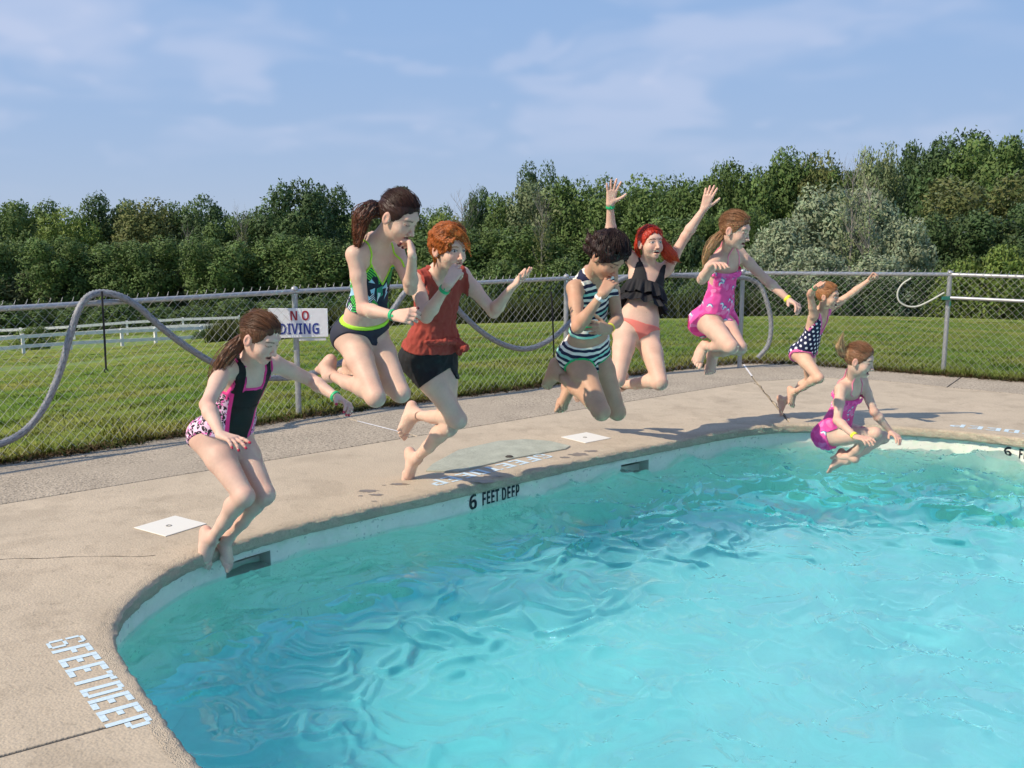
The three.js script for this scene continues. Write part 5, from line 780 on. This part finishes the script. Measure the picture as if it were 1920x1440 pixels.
{ // 1: black suit with pink trim and leopard sides, just off the edge
  const P = person({ label: 'girl in black and pink leopard swimsuit with brown ponytail stepping off the edge', D: 4.5, s: 0.86, girth: 1.08, yaw: 50, pelvis: [420, 812], neck: [473, 672], lean: 1, head: [489, 634, 66, -24, 1, 1.03],
    armR: [[388, 759, 1], [414, 816, 1], [457, 828, 1]], armL: [[584, 713, -1], [634, 747, 1], [667, 764, 1]], legR: [[458, 930, 1], [397, 1011, -1], [398, 1075, 1]], legL: [[497, 927, 1], [424, 1012, -1], [449, 1058, 1]],
    handR: { palm: [-0.1, -1, -0.1], curl: [0.12, 0.25, 0.35, 0.3], spread: 0.14, thumb: 0.5 }, handL: { palm: [-0.4, -0.8, 0.2], curl: [0.45, 0.5, 0.5, 0.5], spread: 0.08 }, face: { mouth: 0.5, shut: 1 }, skin: [0.681, 0.458, 0.357], nails: [0.55, 0.05, 0.09] });
  hair(P, { color: [0.105, 0.048, 0.024], tip: [0.17, 0.085, 0.045], seed: 3, tie: [0, -0.02, -0.11], locks: [{ px: [[452, 640, 0.030, -0.02], [436, 655, 0.030, 0], [420, 674, 0.026, 0.01], [405, 700, 0.018, 0.02], [396, 722, 0.006, 0.02]] }], strands: 110 });
  const top = topLine(P, 0.735, 0.066, 0.098, 0.62, 0.62), lc = legCut(P, 0.02 * P.s, 0.55, 0.25);
  const R = mulberry(8);
  const m = cloth((x, w, h) => {
    x.fillStyle = '#0b0a0c'; x.fillRect(0, 0, w, h);
    for (const [u0, sg] of [[0.75, 1], [0.25, -1]]) {
      const edge = (t) => u0 - sg * lerp(0.075, 0.15, sstep(0.5, -0.1, t)) - sg * 0.02 * Math.sin(t * 5), far = (t) => u0 + sg * lerp(0.05, 0.16, sstep(0.45, -0.1, t));
      const path = (off) => { x.beginPath(); for (let i = 0; i <= 30; i++) { const t = lerp(0.66, -0.25, i / 30); x[i ? 'lineTo' : 'moveTo'](uX(edge(t) - sg * off), vY(t)); } for (let i = 30; i >= 0; i--) { const t = lerp(0.66, -0.25, i / 30); x.lineTo(uX(far(t)), vY(t)); } x.closePath(); };
      path(0.028); x.fillStyle = '#f0358f'; x.fill(); path(0); x.fillStyle = '#edc6de'; x.fill(); x.save(); path(0); x.clip();
      for (let i = 0; i < 1300; i++) { const px = uX(u0) + (R() - 0.5) * 380, py = R() * h, r = 5 + R() * 7; x.fillStyle = R() < 0.3 ? '#e86ab4' : '#17121a'; x.beginPath(); x.ellipse(px, py, r * (0.8 + 0.9 * R()), r * 0.7, R() * 3, 0, 7); x.fill(); if (R() < 0.4) { x.fillStyle = '#f3dcec'; x.beginPath(); x.ellipse(px, py, r * 0.4, r * 0.25, 0, 0, 7); x.fill(); } } x.restore();
    }
  });
  garment(P, 'swimsuit', m, (a, b, c, x, y, z) => Math.max(top(a, b, c), lc(x, y, z)), 0.0055);
  garment(P, 'pink_trim', plain(0.80, 0.05, 0.28), (a, b, c, x, y, z) => { const d = even(top)(a, b, c); return Math.max(Math.abs(d) - 0.0055, lc(x, y, z), (0.55 - b / P.L) * P.L); }, 0.0075);
  band(P, 'L', 'wristband', bandGreen, 0.007);
}
{ // 2: dark ponytail, patterned top, navy bottoms
  const P = person({ label: 'girl with dark swinging ponytail, hand over her mouth, in patterned green two piece', D: 5.1, s: 1.0, girth: 0.95, yaw: 54, pelvis: [681, 620], neck: [706, 452], lean: 1, head: [748, 408, 62, -27, 1, 1.06],
    armR: [[681, 580, 1], [743, 592, 1], [783, 592, 1]], armL: [[770, 541, 1], [773, 480, 1], [769, 441, -1]], legR: [[705, 745, 1], [616, 700, -1], [602, 722, -1]], legL: [[752, 737, 1], [656, 702, -1], [648, 724, -1]],
    handR: { palm: [-0.2, -0.3, -1], curl: [0.75, 0.8, 0.85, 0.9], thumb: 0.4 }, handL: { palm: [-0.8, 0.1, -0.5], curl: [0.5, 0.6, 0.7, 0.8], thumb: 0.3 }, face: { mouth: 0.35, shut: 1 }, skin: [0.664, 0.446, 0.340], brow: [0.05, 0.025, 0.018], nails: [0.10, 0.02, 0.03] });
  hair(P, { color: [0.034, 0.014, 0.010], tip: [0.17, 0.055, 0.022], seed: 5, tie: [0, 0.03, -0.11], locks: [{ px: [[716, 396, 0.030, -0.03], [697, 392, 0.040, 0], [680, 405, 0.040, 0.01], [674, 430, 0.030, 0.01], [671, 455, 0.016, 0.01], [670, 476, 0.004, 0.01]], tip: 1 }], strands: 120 });
  const R = mulberry(21);
  const m = cloth((x, w, h) => {
    x.fillStyle = '#101a33'; x.fillRect(0, 0, w, h);
    for (let i = 0; i < 150; i++) { const cx = R() * w, cy = R() * h, r = 26 + 34 * R(), col = ['#dfe8f2', '#37d35a', '#39c99a', '#9fd0e8', '#dfe8f2', '#58e04a'][i % 6]; x.save(); x.translate(cx, cy); x.rotate(R() * 3); x.fillStyle = col; if (i % 3) { x.fillStyle = '#101a33'; x.fillRect(-r, -34, r * 2, 68); x.fillStyle = col; for (let k = -2; k <= 2; k++) x.fillRect(-r, k * 14, r * 2, 7); } else { x.beginPath(); x.moveTo(-r, -r * 0.5); x.lineTo(r, 0); x.lineTo(-r, r * 0.6); x.fill(); } x.restore(); }
    for (const u0 of [0.88, 0.12]) for (let i = 0; i < 260; i++) { x.fillStyle = R() < 0.72 ? '#efe9f6' : '#2b2550'; x.fillRect(uX(u0) - 110 + R() * 220, R() * h, 10 + 14 * R(), 4 + 5 * R()); }
  });
  const topR = (a, b, c) => { const A = Math.abs(a) / P.s, t = b / P.L, n = c > 0 ? 0.66 + 1.7 * Math.max(0, 0.075 - Math.abs(A - 0.075)) * 1.2 + (A < 0.075 ? (A - 0.075) * 0.9 : (0.075 - A) * 1.4) : 0.58; return Math.max((t - n) * P.L * 0.7, (0.29 - t) * P.L); };
  garment(P, 'swim_top', m, topR, 0.006);
  garment(P, 'neon_trim', neon, (a, b, c) => { const A = Math.abs(a) / P.s, t = b / P.L, n = c > 0 ? 0.66 + 1.7 * Math.max(0, 0.075 - Math.abs(A - 0.075)) * 1.2 + (A < 0.075 ? (A - 0.075) * 0.9 : (0.075 - A) * 1.4) : 0.58; return Math.abs((t - n) * P.L * 0.7) - 0.004; }, 0.0075);
  for (const sx of [0.075, -0.075]) strapOver(P, sx, neon, 0.05, 2.75, 0.0048, 'shoulder_strap', sx * 0.9);
  const lc = legCut(P, 0.035, 0.5, 0.2); garment(P, 'swim_bottom', plain(0.022, 0.025, 0.045), (a, b, c, x, y, z) => Math.max((b / P.L - 0.115) * P.L, lc(x, y, z)), 0.0055);
  garment(P, 'neon_waistband', neon, (a, b) => Math.abs(b / P.L - 0.135) * P.L - 0.0095, 0.0068);
  band(P, 'R', 'wristband', bandGreen, 0.008);
}
{ // 3: short ginger hair, red tank, black shorts
  const P = person({ label: 'girl with short ginger hair pinching her nose in red tank top and black shorts', D: 5.5, s: 1.0, girth: 1.0, yaw: 36, pelvis: [808, 665], neck: [826, 507], lean: 1, head: [842, 468, 44, -4, 1, 1.04],
    armR: [[799, 594, 1], [840, 533, 1], [868, 486, -1]], armL: [[930, 590, -1], [958, 541, 1], [995, 511, 1]], legR: [[860, 789, 1], [779, 778, -1], [762, 836, 1]], legL: [[843, 817, -1], [778, 862, -1], [777, 922, 1]], shrugL: 0.01,
    handR: { palm: [0.35, 0.1, -1], curl: [0.4, 0.6, 0.8, 0.9], thumb: 0.25, thumbIn: 0.5 }, handL: { palm: [-0.2, 1, 0.3], curl: [0.1, 0.15, 0.2, 0.3], spread: 0.1, thumb: 0.7 }, face: { mouth: 0.0, iris: [0.05, 0.05, 0.05] }, skin: [0.692, 0.469, 0.357], brow: [0.30, 0.10, 0.035] });
  hair(P, { color: [0.32, 0.088, 0.018], tip: [0.50, 0.17, 0.04], seed: 7, cut: 0.036, volume: 2.1, fluff: 0.006, nape: -0.06, tie: [0.2, 0.6, 0.5], fringe: 1, locks: [{ px: [[826, 436, 0.020, 0.05], [846, 430, 0.024, 0.07], [864, 440, 0.018, 0.07], [876, 458, 0.010, 0.06], [880, 470, 0.003, 0.06]] }, { px: [[820, 455, 0.018, 0.0], [817, 475, 0.013, -0.01], [815, 492, 0.004, -0.01]] }], strands: 46 });
  const wr = (a, b, c) => 0.006 * n3(a * 16, b * 9, c * 16) + 0.004 * n3(a * 34, b * 20, c * 34);
  const shirt = std({ color: lin(0.335, 0.055, 0.038), roughness: 0.9 });
  garment(P, 'tank_top', shirt, (a, b, c) => { const A = Math.abs(a), t = b / P.L, n = (c > 0 ? 0.80 : 0.95) + 5.5 * A * A * 6, r = lerp(1.4, 0.62, sstep(0.118, 0.152, A)); return Math.max((t - Math.min(n, r)) * P.L * 0.5, (0.10 + 0.012 * Math.sin(a * 30) - t) * P.L, (t - 1.07) * P.L); }, (a, b, c) => 0.011 + 0.009 * sstep(0.5, 0.15, b / P.L) + wr(a, b, c), 0.0066);
  { // shirt tail tied in a knot at the side
    const k = at(858, 641, -P.J.pelvis.z - 0.06), e1 = at(871, 652, -P.J.pelvis.z - 0.07), e2 = at(862, 660, -P.J.pelvis.z - 0.05), fold = [cap(at(800, 642, -P.J.pelvis.z - 0.16), at(835, 640, -P.J.pelvis.z - 0.12), 0.014, 0.015), cap(at(835, 640, -P.J.pelvis.z - 0.12), k, 0.015, 0.018), cap(k, e1, 0.020, 0.026), cap(k, e2, 0.016, 0.018)];
    const [lo, hi] = bounds([k, e1, e2, at(800, 642, -P.J.pelvis.z - 0.16)], 0.045); mesh('shirt_knot', surface((x, y, z) => chainD(fold, x, y, z, 0.01) + 0.004 * n3(x * 50, y * 50, z * 50), lo, hi, 0.005), shirt, P.root);
  }
  garment(P, 'shorts', plain(0.011, 0.011, 0.013, 0.85), (a, b, c, x, y, z) => { let d = (b / P.L - 0.125) * P.L; for (const k of ['R', 'L']) { const h = P.J['hip' + k], t = P.legs[k].thigh, px = x - h.x, py = y - h.y, pz = z - h.z, al = px * t.x + py * t.y + pz * t.z; if (Math.hypot(px - t.x * al, py - t.y * al, pz - t.z * al) < 0.125) d = Math.max(d, al - 0.125); } return d; }, (a, b, c) => 0.009 + 0.5 * wr(a, b, c), 0.0066, P.trunk, [P.J.pelvis, P.J.hipR, P.J.hipL, P.J.hipR.clone().lerp(P.J.knR, 0.5), P.J.hipL.clone().lerp(P.J.knL, 0.5)]);
  band(P, 'R', 'wristband', bandGreen, 0.0085, 0.16);
}
{ // 4: dark short hair, striped two piece, tanned
  const P = person({ label: 'tanned girl with short dark windblown hair pinching her nose in striped two piece', D: 5.72, s: 0.99, girth: 1.0, yaw: 46, pelvis: [1099, 655], neck: [1112, 512], lean: 1, head: [1138, 482, 52, -40, 1, 1.05],
    armR: [[1083, 614, 1], [1130, 551, 1], [1153, 514, -1]], armL: [[1158, 600, -1], [1141, 618, 1], [1106, 612, 1]], legR: [[1128, 772, 1], [1048, 702, -1], [1036, 742, -1]], legL: [[1160, 779, 1], [1070, 728, -1], [1063, 768, 1]],
    handR: { palm: [0.45, 0.2, -1], curl: [0.4, 0.5, 0.4, 0.3], spread: 0.14, thumb: 0.3, thumbIn: 0.5 }, handL: { palm: [0.1, -0.2, -1], curl: [0.4, 0.45, 0.5, 0.5] }, face: { mouth: 0.1, shut: 1 }, skin: [0.53, 0.315, 0.205], brow: [0.03, 0.016, 0.012] });
  hair(P, { color: [0.024, 0.012, 0.010], tip: [0.055, 0.026, 0.02], seed: 9, cut: 0.034, volume: 2.1, fluff: 0.008, nape: -0.045, tie: [-0.1, 0.8, -0.5], fringe: 1, locks: [{ px: [[1118, 462, 0.030, 0], [1106, 450, 0.022, 0], [1103, 438, 0.005, 0]] }, { px: [[1128, 455, 0.028, 0.02], [1118, 443, 0.014, 0.02], [1116, 433, 0.003, 0.02]] }, { px: [[1112, 474, 0.026, 0], [1099, 466, 0.014, 0], [1094, 458, 0.003, 0]] }, { px: [[1150, 460, 0.024, 0.03], [1165, 474, 0.018, 0.03], [1171, 488, 0.008, 0.03]] }], strands: 40 });
  const stripes = (base) => cloth((x, w, h) => { x.fillStyle = '#ece6da'; x.fillRect(0, 0, w, h); let y = 0, i = 0; while (y < h) { x.fillStyle = ['#12183a', '#ece6da', '#12183a', '#ece6da', '#12183a', '#ece6da', '#12183a', '#8fd0c0'][i % 8]; const t = i % 6 === 5 ? 20 : 21; x.beginPath(); x.moveTo(0, y); for (let k = 0; k <= 64; k++) x.lineTo(k / 64 * w, y + 5 * Math.sin(k / 64 * TAU * 2 + base)); for (let k = 64; k >= 0; k--) x.lineTo(k / 64 * w, y + t + 5 * Math.sin(k / 64 * TAU * 2 + base)); x.fill(); y += t; i++; } });
  const top = topLine(P, 0.84, 0.045, 0.112, 0.66, 0.9);
  garment(P, 'swim_top', stripes(0), (a, b, c) => Math.max(top(a, b, c), (0.27 - b / P.L) * P.L), (a, b, c) => 0.007 + 0.003 * n3(a * 22, b * 12, c * 22));
  garment(P, 'green_band', plain(0.03, 0.50, 0.17), (a, b, c) => Math.max(Math.abs(b / P.L - 0.40 - 0.1 * a) * P.L - 0.012, -c), 0.0095);
  const lc = legCut(P, 0.06, 0.35, 0.1); garment(P, 'swim_bottom', stripes(2), (a, b, c, x, y, z) => Math.max((b / P.L - 0.16) * P.L, lc(x, y, z)), (a, b, c) => 0.008 + 0.004 * n3(a * 20, b * 14, c * 20));
  garment(P, 'green_hem', plain(0.03, 0.50, 0.17), (a, b, c, x, y, z) => Math.max(Math.abs(lc(x, y, z) - 0.004) - 0.004, (b / P.L - 0.1) * P.L), 0.007);
  band(P, 'R', 'wristband', bandWhite, 0.008, 0.12); band(P, 'L', 'wristband', bandYellow, 0.009, 0.12);
}
{ // 5: bright red hair, arms up, black frilled top, coral bottoms
  const P = person({ label: 'girl with bright red hair and both arms thrown up in black frilled top', D: 6.8, s: 0.98, girth: 1.04, yaw: 20, pelvis: [1196, 618], neck: [1217, 494], lean: -1, head: [1220, 456, 24, 6, 1, 1.02], shrugR: 0.045, shrugL: 0.045,
    armR: [[1146, 443, 1], [1144, 383, 1], [1151, 336, 1]], armL: [[1296, 425, 1], [1335, 369, 1], [1343, 327, 1]], legR: [[1158, 712, 1], [1105, 742, -1], [1075, 760, -1]], legL: [[1238, 717, 1], [1163, 722, -1], [1130, 738, -1]],
    handR: { palm: [0.1, 0, 1], curl: [0.05, 0.05, 0.05, 0.08], spread: 0.22, thumb: 1.0, thumbBend: 0.1, thumbIn: 0.1 }, handL: { palm: [0.2, 0, -1], curl: [0.12, 0.12, 0.15, 0.15], spread: 0.1, thumb: 0.8, thumbIn: 0.1 }, face: { mouth: 0.95, iris: [0.06, 0.07, 0.07] }, skin: [0.675, 0.446, 0.335], brow: [0.2, 0.06, 0.03] });
  hair(P, { color: [0.43, 0.030, 0.012], tip: [0.62, 0.085, 0.012], seed: 11, cut: 0.030, volume: 1.2, tie: [-0.5, -0.3, -0.9], nape: -0.09, locks: [{ px: [[1236, 450, 0.030, -0.05], [1250, 468, 0.036, -0.04], [1262, 480, 0.030, -0.03], [1270, 487, 0.010, -0.03]] }, { px: [[1243, 462, 0.026, -0.04], [1250, 478, 0.026, -0.03], [1258, 488, 0.012, -0.02]] }, { px: [[1196, 450, 0.018, -0.04], [1194, 466, 0.016, -0.05], [1200, 484, 0.006, -0.05]] }], strands: 70 });
  const black = plain(0.010, 0.010, 0.012, 0.8), top = (a, b, c) => { const A = Math.abs(a) / P.s, t = b / P.L, n = (c > 0 ? lerp(0.60, 1.02, sstep(0.0, 0.10, A)) : 0.62), r = lerp(1.4, 0.66, sstep(0.085, 0.125, A)); return Math.max((t - Math.min(n, r)) * P.L * 0.5, (0.44 - t) * P.L); };
  garment(P, 'halter_top', black, top, 0.007);
  // two gathered frills round the top: waved rings that stand off the body
  for (const [t0, t1, out, ph] of [[0.68, 0.47, 0.045, 0], [0.52, 0.33, 0.060, 1.7]]) {
    const n = 150, g = grid(n, 8, (u, v) => { const an = (u - 0.5) * TAU, t = lerp(t0, t1, v) + 0.018 * Math.sin(an * 11 + ph) * v, [pa, pb] = profAt(t), w = 0.010 + (out + 0.016 * Math.sin(an * 13 + ph + 0.8 * Math.sin(an * 3)) + 0.008 * Math.sin(an * 29 + ph)) * Math.pow(v, 0.8), x = Math.sin(an) * (pa * P.g + w), z = Math.cos(an) * (pb * P.g + w) - 0.004; const q = P.J.pelvis.clone().addScaledVector(P.R, x).addScaledVector(P.T, t * P.L).addScaledVector(P.F, z); return [q.x, q.y, q.z]; }, (q, u, v) => [u, v]);
    mesh('frill', g, std({ color: lin(0.010, 0.010, 0.012), roughness: 0.8, side: THREE.DoubleSide }), P.root);
  }
  const lc = legCut(P, 0.0, 0.75, 0.3); garment(P, 'swim_bottom', plain(0.80, 0.21, 0.16), (a, b, c, x, y, z) => Math.max((b / P.L - 0.04 + 0.25 * Math.abs(a) * -1) * P.L * 0.9, lc(x, y, z)), 0.0055);
  { const q = P.J.pelvis.clone().addScaledVector(P.T, 0.2 * P.L).addScaledVector(P.F, 0.098 * P.g); const n = new THREE.SphereGeometry(0.006, 8, 6); n.scale(0.8, 1.3, 0.5); n.translate(q.x, q.y, q.z); mesh('navel', n, plain(0.12, 0.06, 0.05), P.root); }
  band(P, 'R', 'wristband', bandGreen, 0.009, 0.08);
}
const pinkPrint = (seed, motif) => cloth((x, w, h) => {
  const R = mulberry(seed); x.fillStyle = '#f0519f'; x.fillRect(0, 0, w, h); for (let i = 0; i < 130; i++) { x.fillStyle = ['#f277b4', '#e83c8e', '#f58abd'][i % 3]; x.beginPath(); x.ellipse(R() * w, R() * h, 20 + 30 * R(), 12 + 16 * R(), R() * 3, 0, 7); x.fill(); }
  for (let i = 0; i < motif; i++) { x.save(); x.translate(R() * w, R() * h); x.rotate((R() - 0.5) * 1.6); x.lineWidth = 7; for (const [c, r] of [['#6d5a9a', 24], ['#bfe6ee', 17], ['#f7f2f6', 10]]) { x.strokeStyle = c; x.beginPath(); x.arc(0, 0, r, Math.PI, TAU); x.stroke(); } x.fillStyle = '#8fd4dc'; x.fillRect(-26, 0, 12, 7); x.fillStyle = '#f3e3f0'; x.fillRect(14, 0, 12, 7); x.restore(); }
});
function pinkSuit(P, mat, hem, fl = 0.02) { // straps, straight neckline with a ruffle, short frilled skirt
  const lc = legCut(P, 0.045 * P.s, 0.4, 0.15), top = (a, b, c) => (b / P.L - (c > 0 ? 0.72 : 0.52) - 0.4 * Math.min(0, 0.09 - Math.abs(a) / P.s)) * P.L * 0.8;
  garment(P, 'swimsuit', mat, (a, b, c, x, y, z) => Math.max(top(a, b, c), lc(x, y, z)), (a, b, c) => 0.006 + 0.003 * n3(a * 24, b * 16, c * 24));
  const fr = (t0, t1, out, waves, amp, name) => mesh(name, grid(160, 7, (u, v) => { const an = (u - 0.5) * TAU, t = lerp(t0, t1, v) + 0.012 * Math.sin(an * waves + 1) * v, [pa, pb] = profAt(Math.max(t, -0.02)), w = 0.009 + (out + amp * Math.sin(an * waves + 0.7 * Math.sin(an * 4))) * v; const q = P.J.pelvis.clone().addScaledVector(P.R, Math.sin(an) * (pa * P.g * 1.02 + w)).addScaledVector(P.T, t * P.L).addScaledVector(P.F, Math.cos(an) * (pb * P.g * 1.05 + w) + (t < 0.1 ? 0.0 : 0)); return [q.x, q.y, q.z]; }, (q, u, v) => [u, (lerp(t0, t1, v) + 0.25) / 1.35]), mat, P.root);
  const sc = (x, y, z) => { let d = -1; for (const k of ['R', 'L']) { const h = P.J['hip' + k], t = P.legs[k].thigh, px = x - h.x, py = y - h.y, pz = z - h.z; d = Math.max(d, Math.min(px * t.x + py * t.y + pz * t.z - hem * P.s, P.seat(x, y, z) - P.thighs(x, y, z) + 0.03)); } return d; };
  garment(P, 'skirt', mat, (a, b, c, x, y, z) => Math.max((b / P.L - 0.13) * P.L, sc(x, y, z)), (a, b, c) => 0.010 + (fl + fl * 0.5 * Math.sin(Math.atan2(a, c) * 15 + 3 * n2(a * 6, c * 6))) * sstep(0.13, -0.08, b / P.L));
  fr(0.74, 0.67, 0.008, 26, 0.004, 'neck_frill');
  for (const sx of [0.072, -0.072]) strapOver(P, sx, plain(0.85, 0.25, 0.36), 0.0, 2.85, 0.0042, 'shoulder_strap', sx * 0.7);
}
{ // 6: pink suit, high in the air
  const P = person({ label: 'girl in pink skirted swimsuit high in the air, light brown ponytail, yellow wristband', D: 6.25, s: 0.88, girth: 0.98, yaw: 47, pelvis: [1341, 592], neck: [1366, 469], lean: 1, head: [1379, 432, 56, -14, 1, 1.02],
    armR: [[1316, 524, 1], [1334, 500, 1], [1357, 489, 1]], armL: [[1437, 526, -1], [1481, 564, 1], [1507, 578, 1]], legR: [[1371, 650, 1], [1320, 650, -1], [1312, 675, 1]], legL: [[1387, 652, 1], [1338, 664, -1], [1338, 690, 1]],
    handR: { palm: [0, -1, 0.1], curl: [0.3, 0.35, 0.4, 0.45] }, handL: { palm: [-0.3, -0.9, 0.1], curl: [0.4, 0.5, 0.55, 0.6] }, face: { mouth: 0.75, shut: 1 }, skin: [0.664, 0.430, 0.324], brow: [0.2, 0.11, 0.06] });
  hair(P, { color: [0.22, 0.105, 0.048], tip: [0.46, 0.31, 0.15], seed: 13, tie: [0, -0.02, -0.11], locks: [{ px: [[1352, 440, 0.024, -0.03], [1341, 452, 0.026, -0.01], [1331, 466, 0.020, -0.01], [1322, 484, 0.010, -0.01], [1319, 496, 0.003, -0.01]], tip: 1 }], strands: 80 });
  pinkSuit(P, pinkPrint(4, 62), 0.105); band(P, 'L', 'wristband', bandYellow, 0.008);
}
{ // 7: small girl, navy polka dots
  const P = person({ label: 'small girl in navy polka dot swimsuit with arms raised running off the deck', D: 7.3, s: 0.70, girth: 1.0, yaw: 46, pelvis: [1510, 656], neck: [1541, 582], lean: 1, head: [1553, 556, 52, -2, 1, 1.02], shrugR: 0.03, shrugL: 0.03,
    armR: [[1519, 552, 1], [1529, 538, 1], [1541, 526, 1]], armL: [[1605, 545, -1], [1638, 519, -1], [1650, 506, 1]], legR: [[1536, 709, 1], [1489, 736, -1], [1493, 766, 1]], legL: [[1518, 712, -1], [1472, 752, -1], [1477, 785, 1]],
    handR: { palm: [0.3, 0.2, 1], curl: [1.1, 1.1, 1.1, 1.1], thumb: 0.4 }, handL: { palm: [0.2, 0.2, 1], curl: [1.1, 1.15, 1.2, 1.2], thumb: 0.4 }, face: { mouth: 0.9, iris: [0.07, 0.06, 0.05] }, skin: [0.664, 0.419, 0.291], brow: [0.25, 0.12, 0.06] });
  hair(P, { color: [0.30, 0.135, 0.055], tip: [0.40, 0.22, 0.10], seed: 15, tie: [0, 0.06, -0.11], locks: [{ px: [[1536, 546, 0.020, -0.03], [1528, 545, 0.016, -0.04], [1524, 552, 0.005, -0.04]] }], strands: 30 });
  const dots = cloth((x, w, h) => { x.fillStyle = '#141c42'; x.fillRect(0, 0, w, h); let r = 0; for (let y = 8; y < h; y += 60, r++) for (let k = 0; k < 14; k++) { x.fillStyle = '#f1eff4'; x.beginPath(); x.arc((k + (r % 2) * 0.5) * w / 14, y, 17, 0, 7); x.fill(); } });
  const top = (a, b, c) => { const A = Math.abs(a) / P.s, t = b / P.L, n = c > 0 ? lerp(0.56, 0.98, sstep(0, 0.09, A)) : 0.55, r = lerp(1.4, 0.58, sstep(0.082, 0.125, A)); return (t - Math.min(n, r)) * P.L * 0.5; }, lc = legCut(P, 0.012, 0.5, 0.2);
  garment(P, 'swimsuit', dots, (a, b, c, x, y, z) => Math.max(top(a, b, c), lc(x, y, z)), 0.0055, 0.0055);
  garment(P, 'pink_trim', plain(0.82, 0.16, 0.40), (a, b, c, x, y, z) => Math.max(Math.abs(top(a, b, c) + 0.003) - 0.0105, -c, (0.48 - b / P.L) * P.L), 0.0075, 0.005);
  garment(P, 'leg_frill', plain(0.82, 0.16, 0.40), (a, b, c, x, y, z) => Math.max(Math.abs(lc(x, y, z) - 0.003) - 0.006, (b / P.L - 0.12) * P.L), (a, b, c) => 0.010 + 0.005 * n3(a * 60, b * 60, c * 60), 0.005);
  band(P, 'R', 'wristband', bandGreen, 0.008);
}
{ // 8: pink suit, knees drawn up over the water
  const P = person({ label: 'girl in pink swimsuit tucked with knees up just above the water', D: 6.35, s: 0.80, girth: 1.0, yaw: 42, hipYaw: 55, pelvis: [1563, 808], neck: [1600, 712], lean: 1, head: [1612, 676, 58, -12, 1, 1.05],
    armR: [[1570, 788, 1], [1605, 820, 1], [1637, 824, 1]], armL: [[1642, 780, -1], [1671, 811, -1], [1692, 825, 1]], legR: [[1641, 813, 1], [1584, 863, -1], [1566, 894, 1]], legL: [[1656, 820, -1], [1600, 858, 1], [1556, 880, 1]],
    handR: { palm: [0, -0.9, -0.4], curl: [0.3, 0.4, 0.45, 0.5], spread: 0.1 }, handL: { palm: [-0.2, -1, 0.1], curl: [0.3, 0.35, 0.4, 0.5] }, face: { mouth: 0.85, shut: 1 }, skin: [0.664, 0.435, 0.329], brow: [0.2, 0.11, 0.06] });
  hair(P, { color: [0.20, 0.095, 0.048], tip: [0.50, 0.36, 0.19], seed: 17, tie: [0, 0.03, -0.11], locks: [{ px: [[1589, 668, 0.022, -0.03], [1580, 662, 0.026, -0.02], [1575, 650, 0.024, -0.01], [1577, 638, 0.010, 0], [1580, 628, 0.003, 0]], tip: 1 }], strands: 90 });
  pinkSuit(P, pinkPrint(9, 54), 0.03, 0.008); band(P, 'R', 'wristband', bandYellow, 0.009);
}
renderer.render(scene, camera);
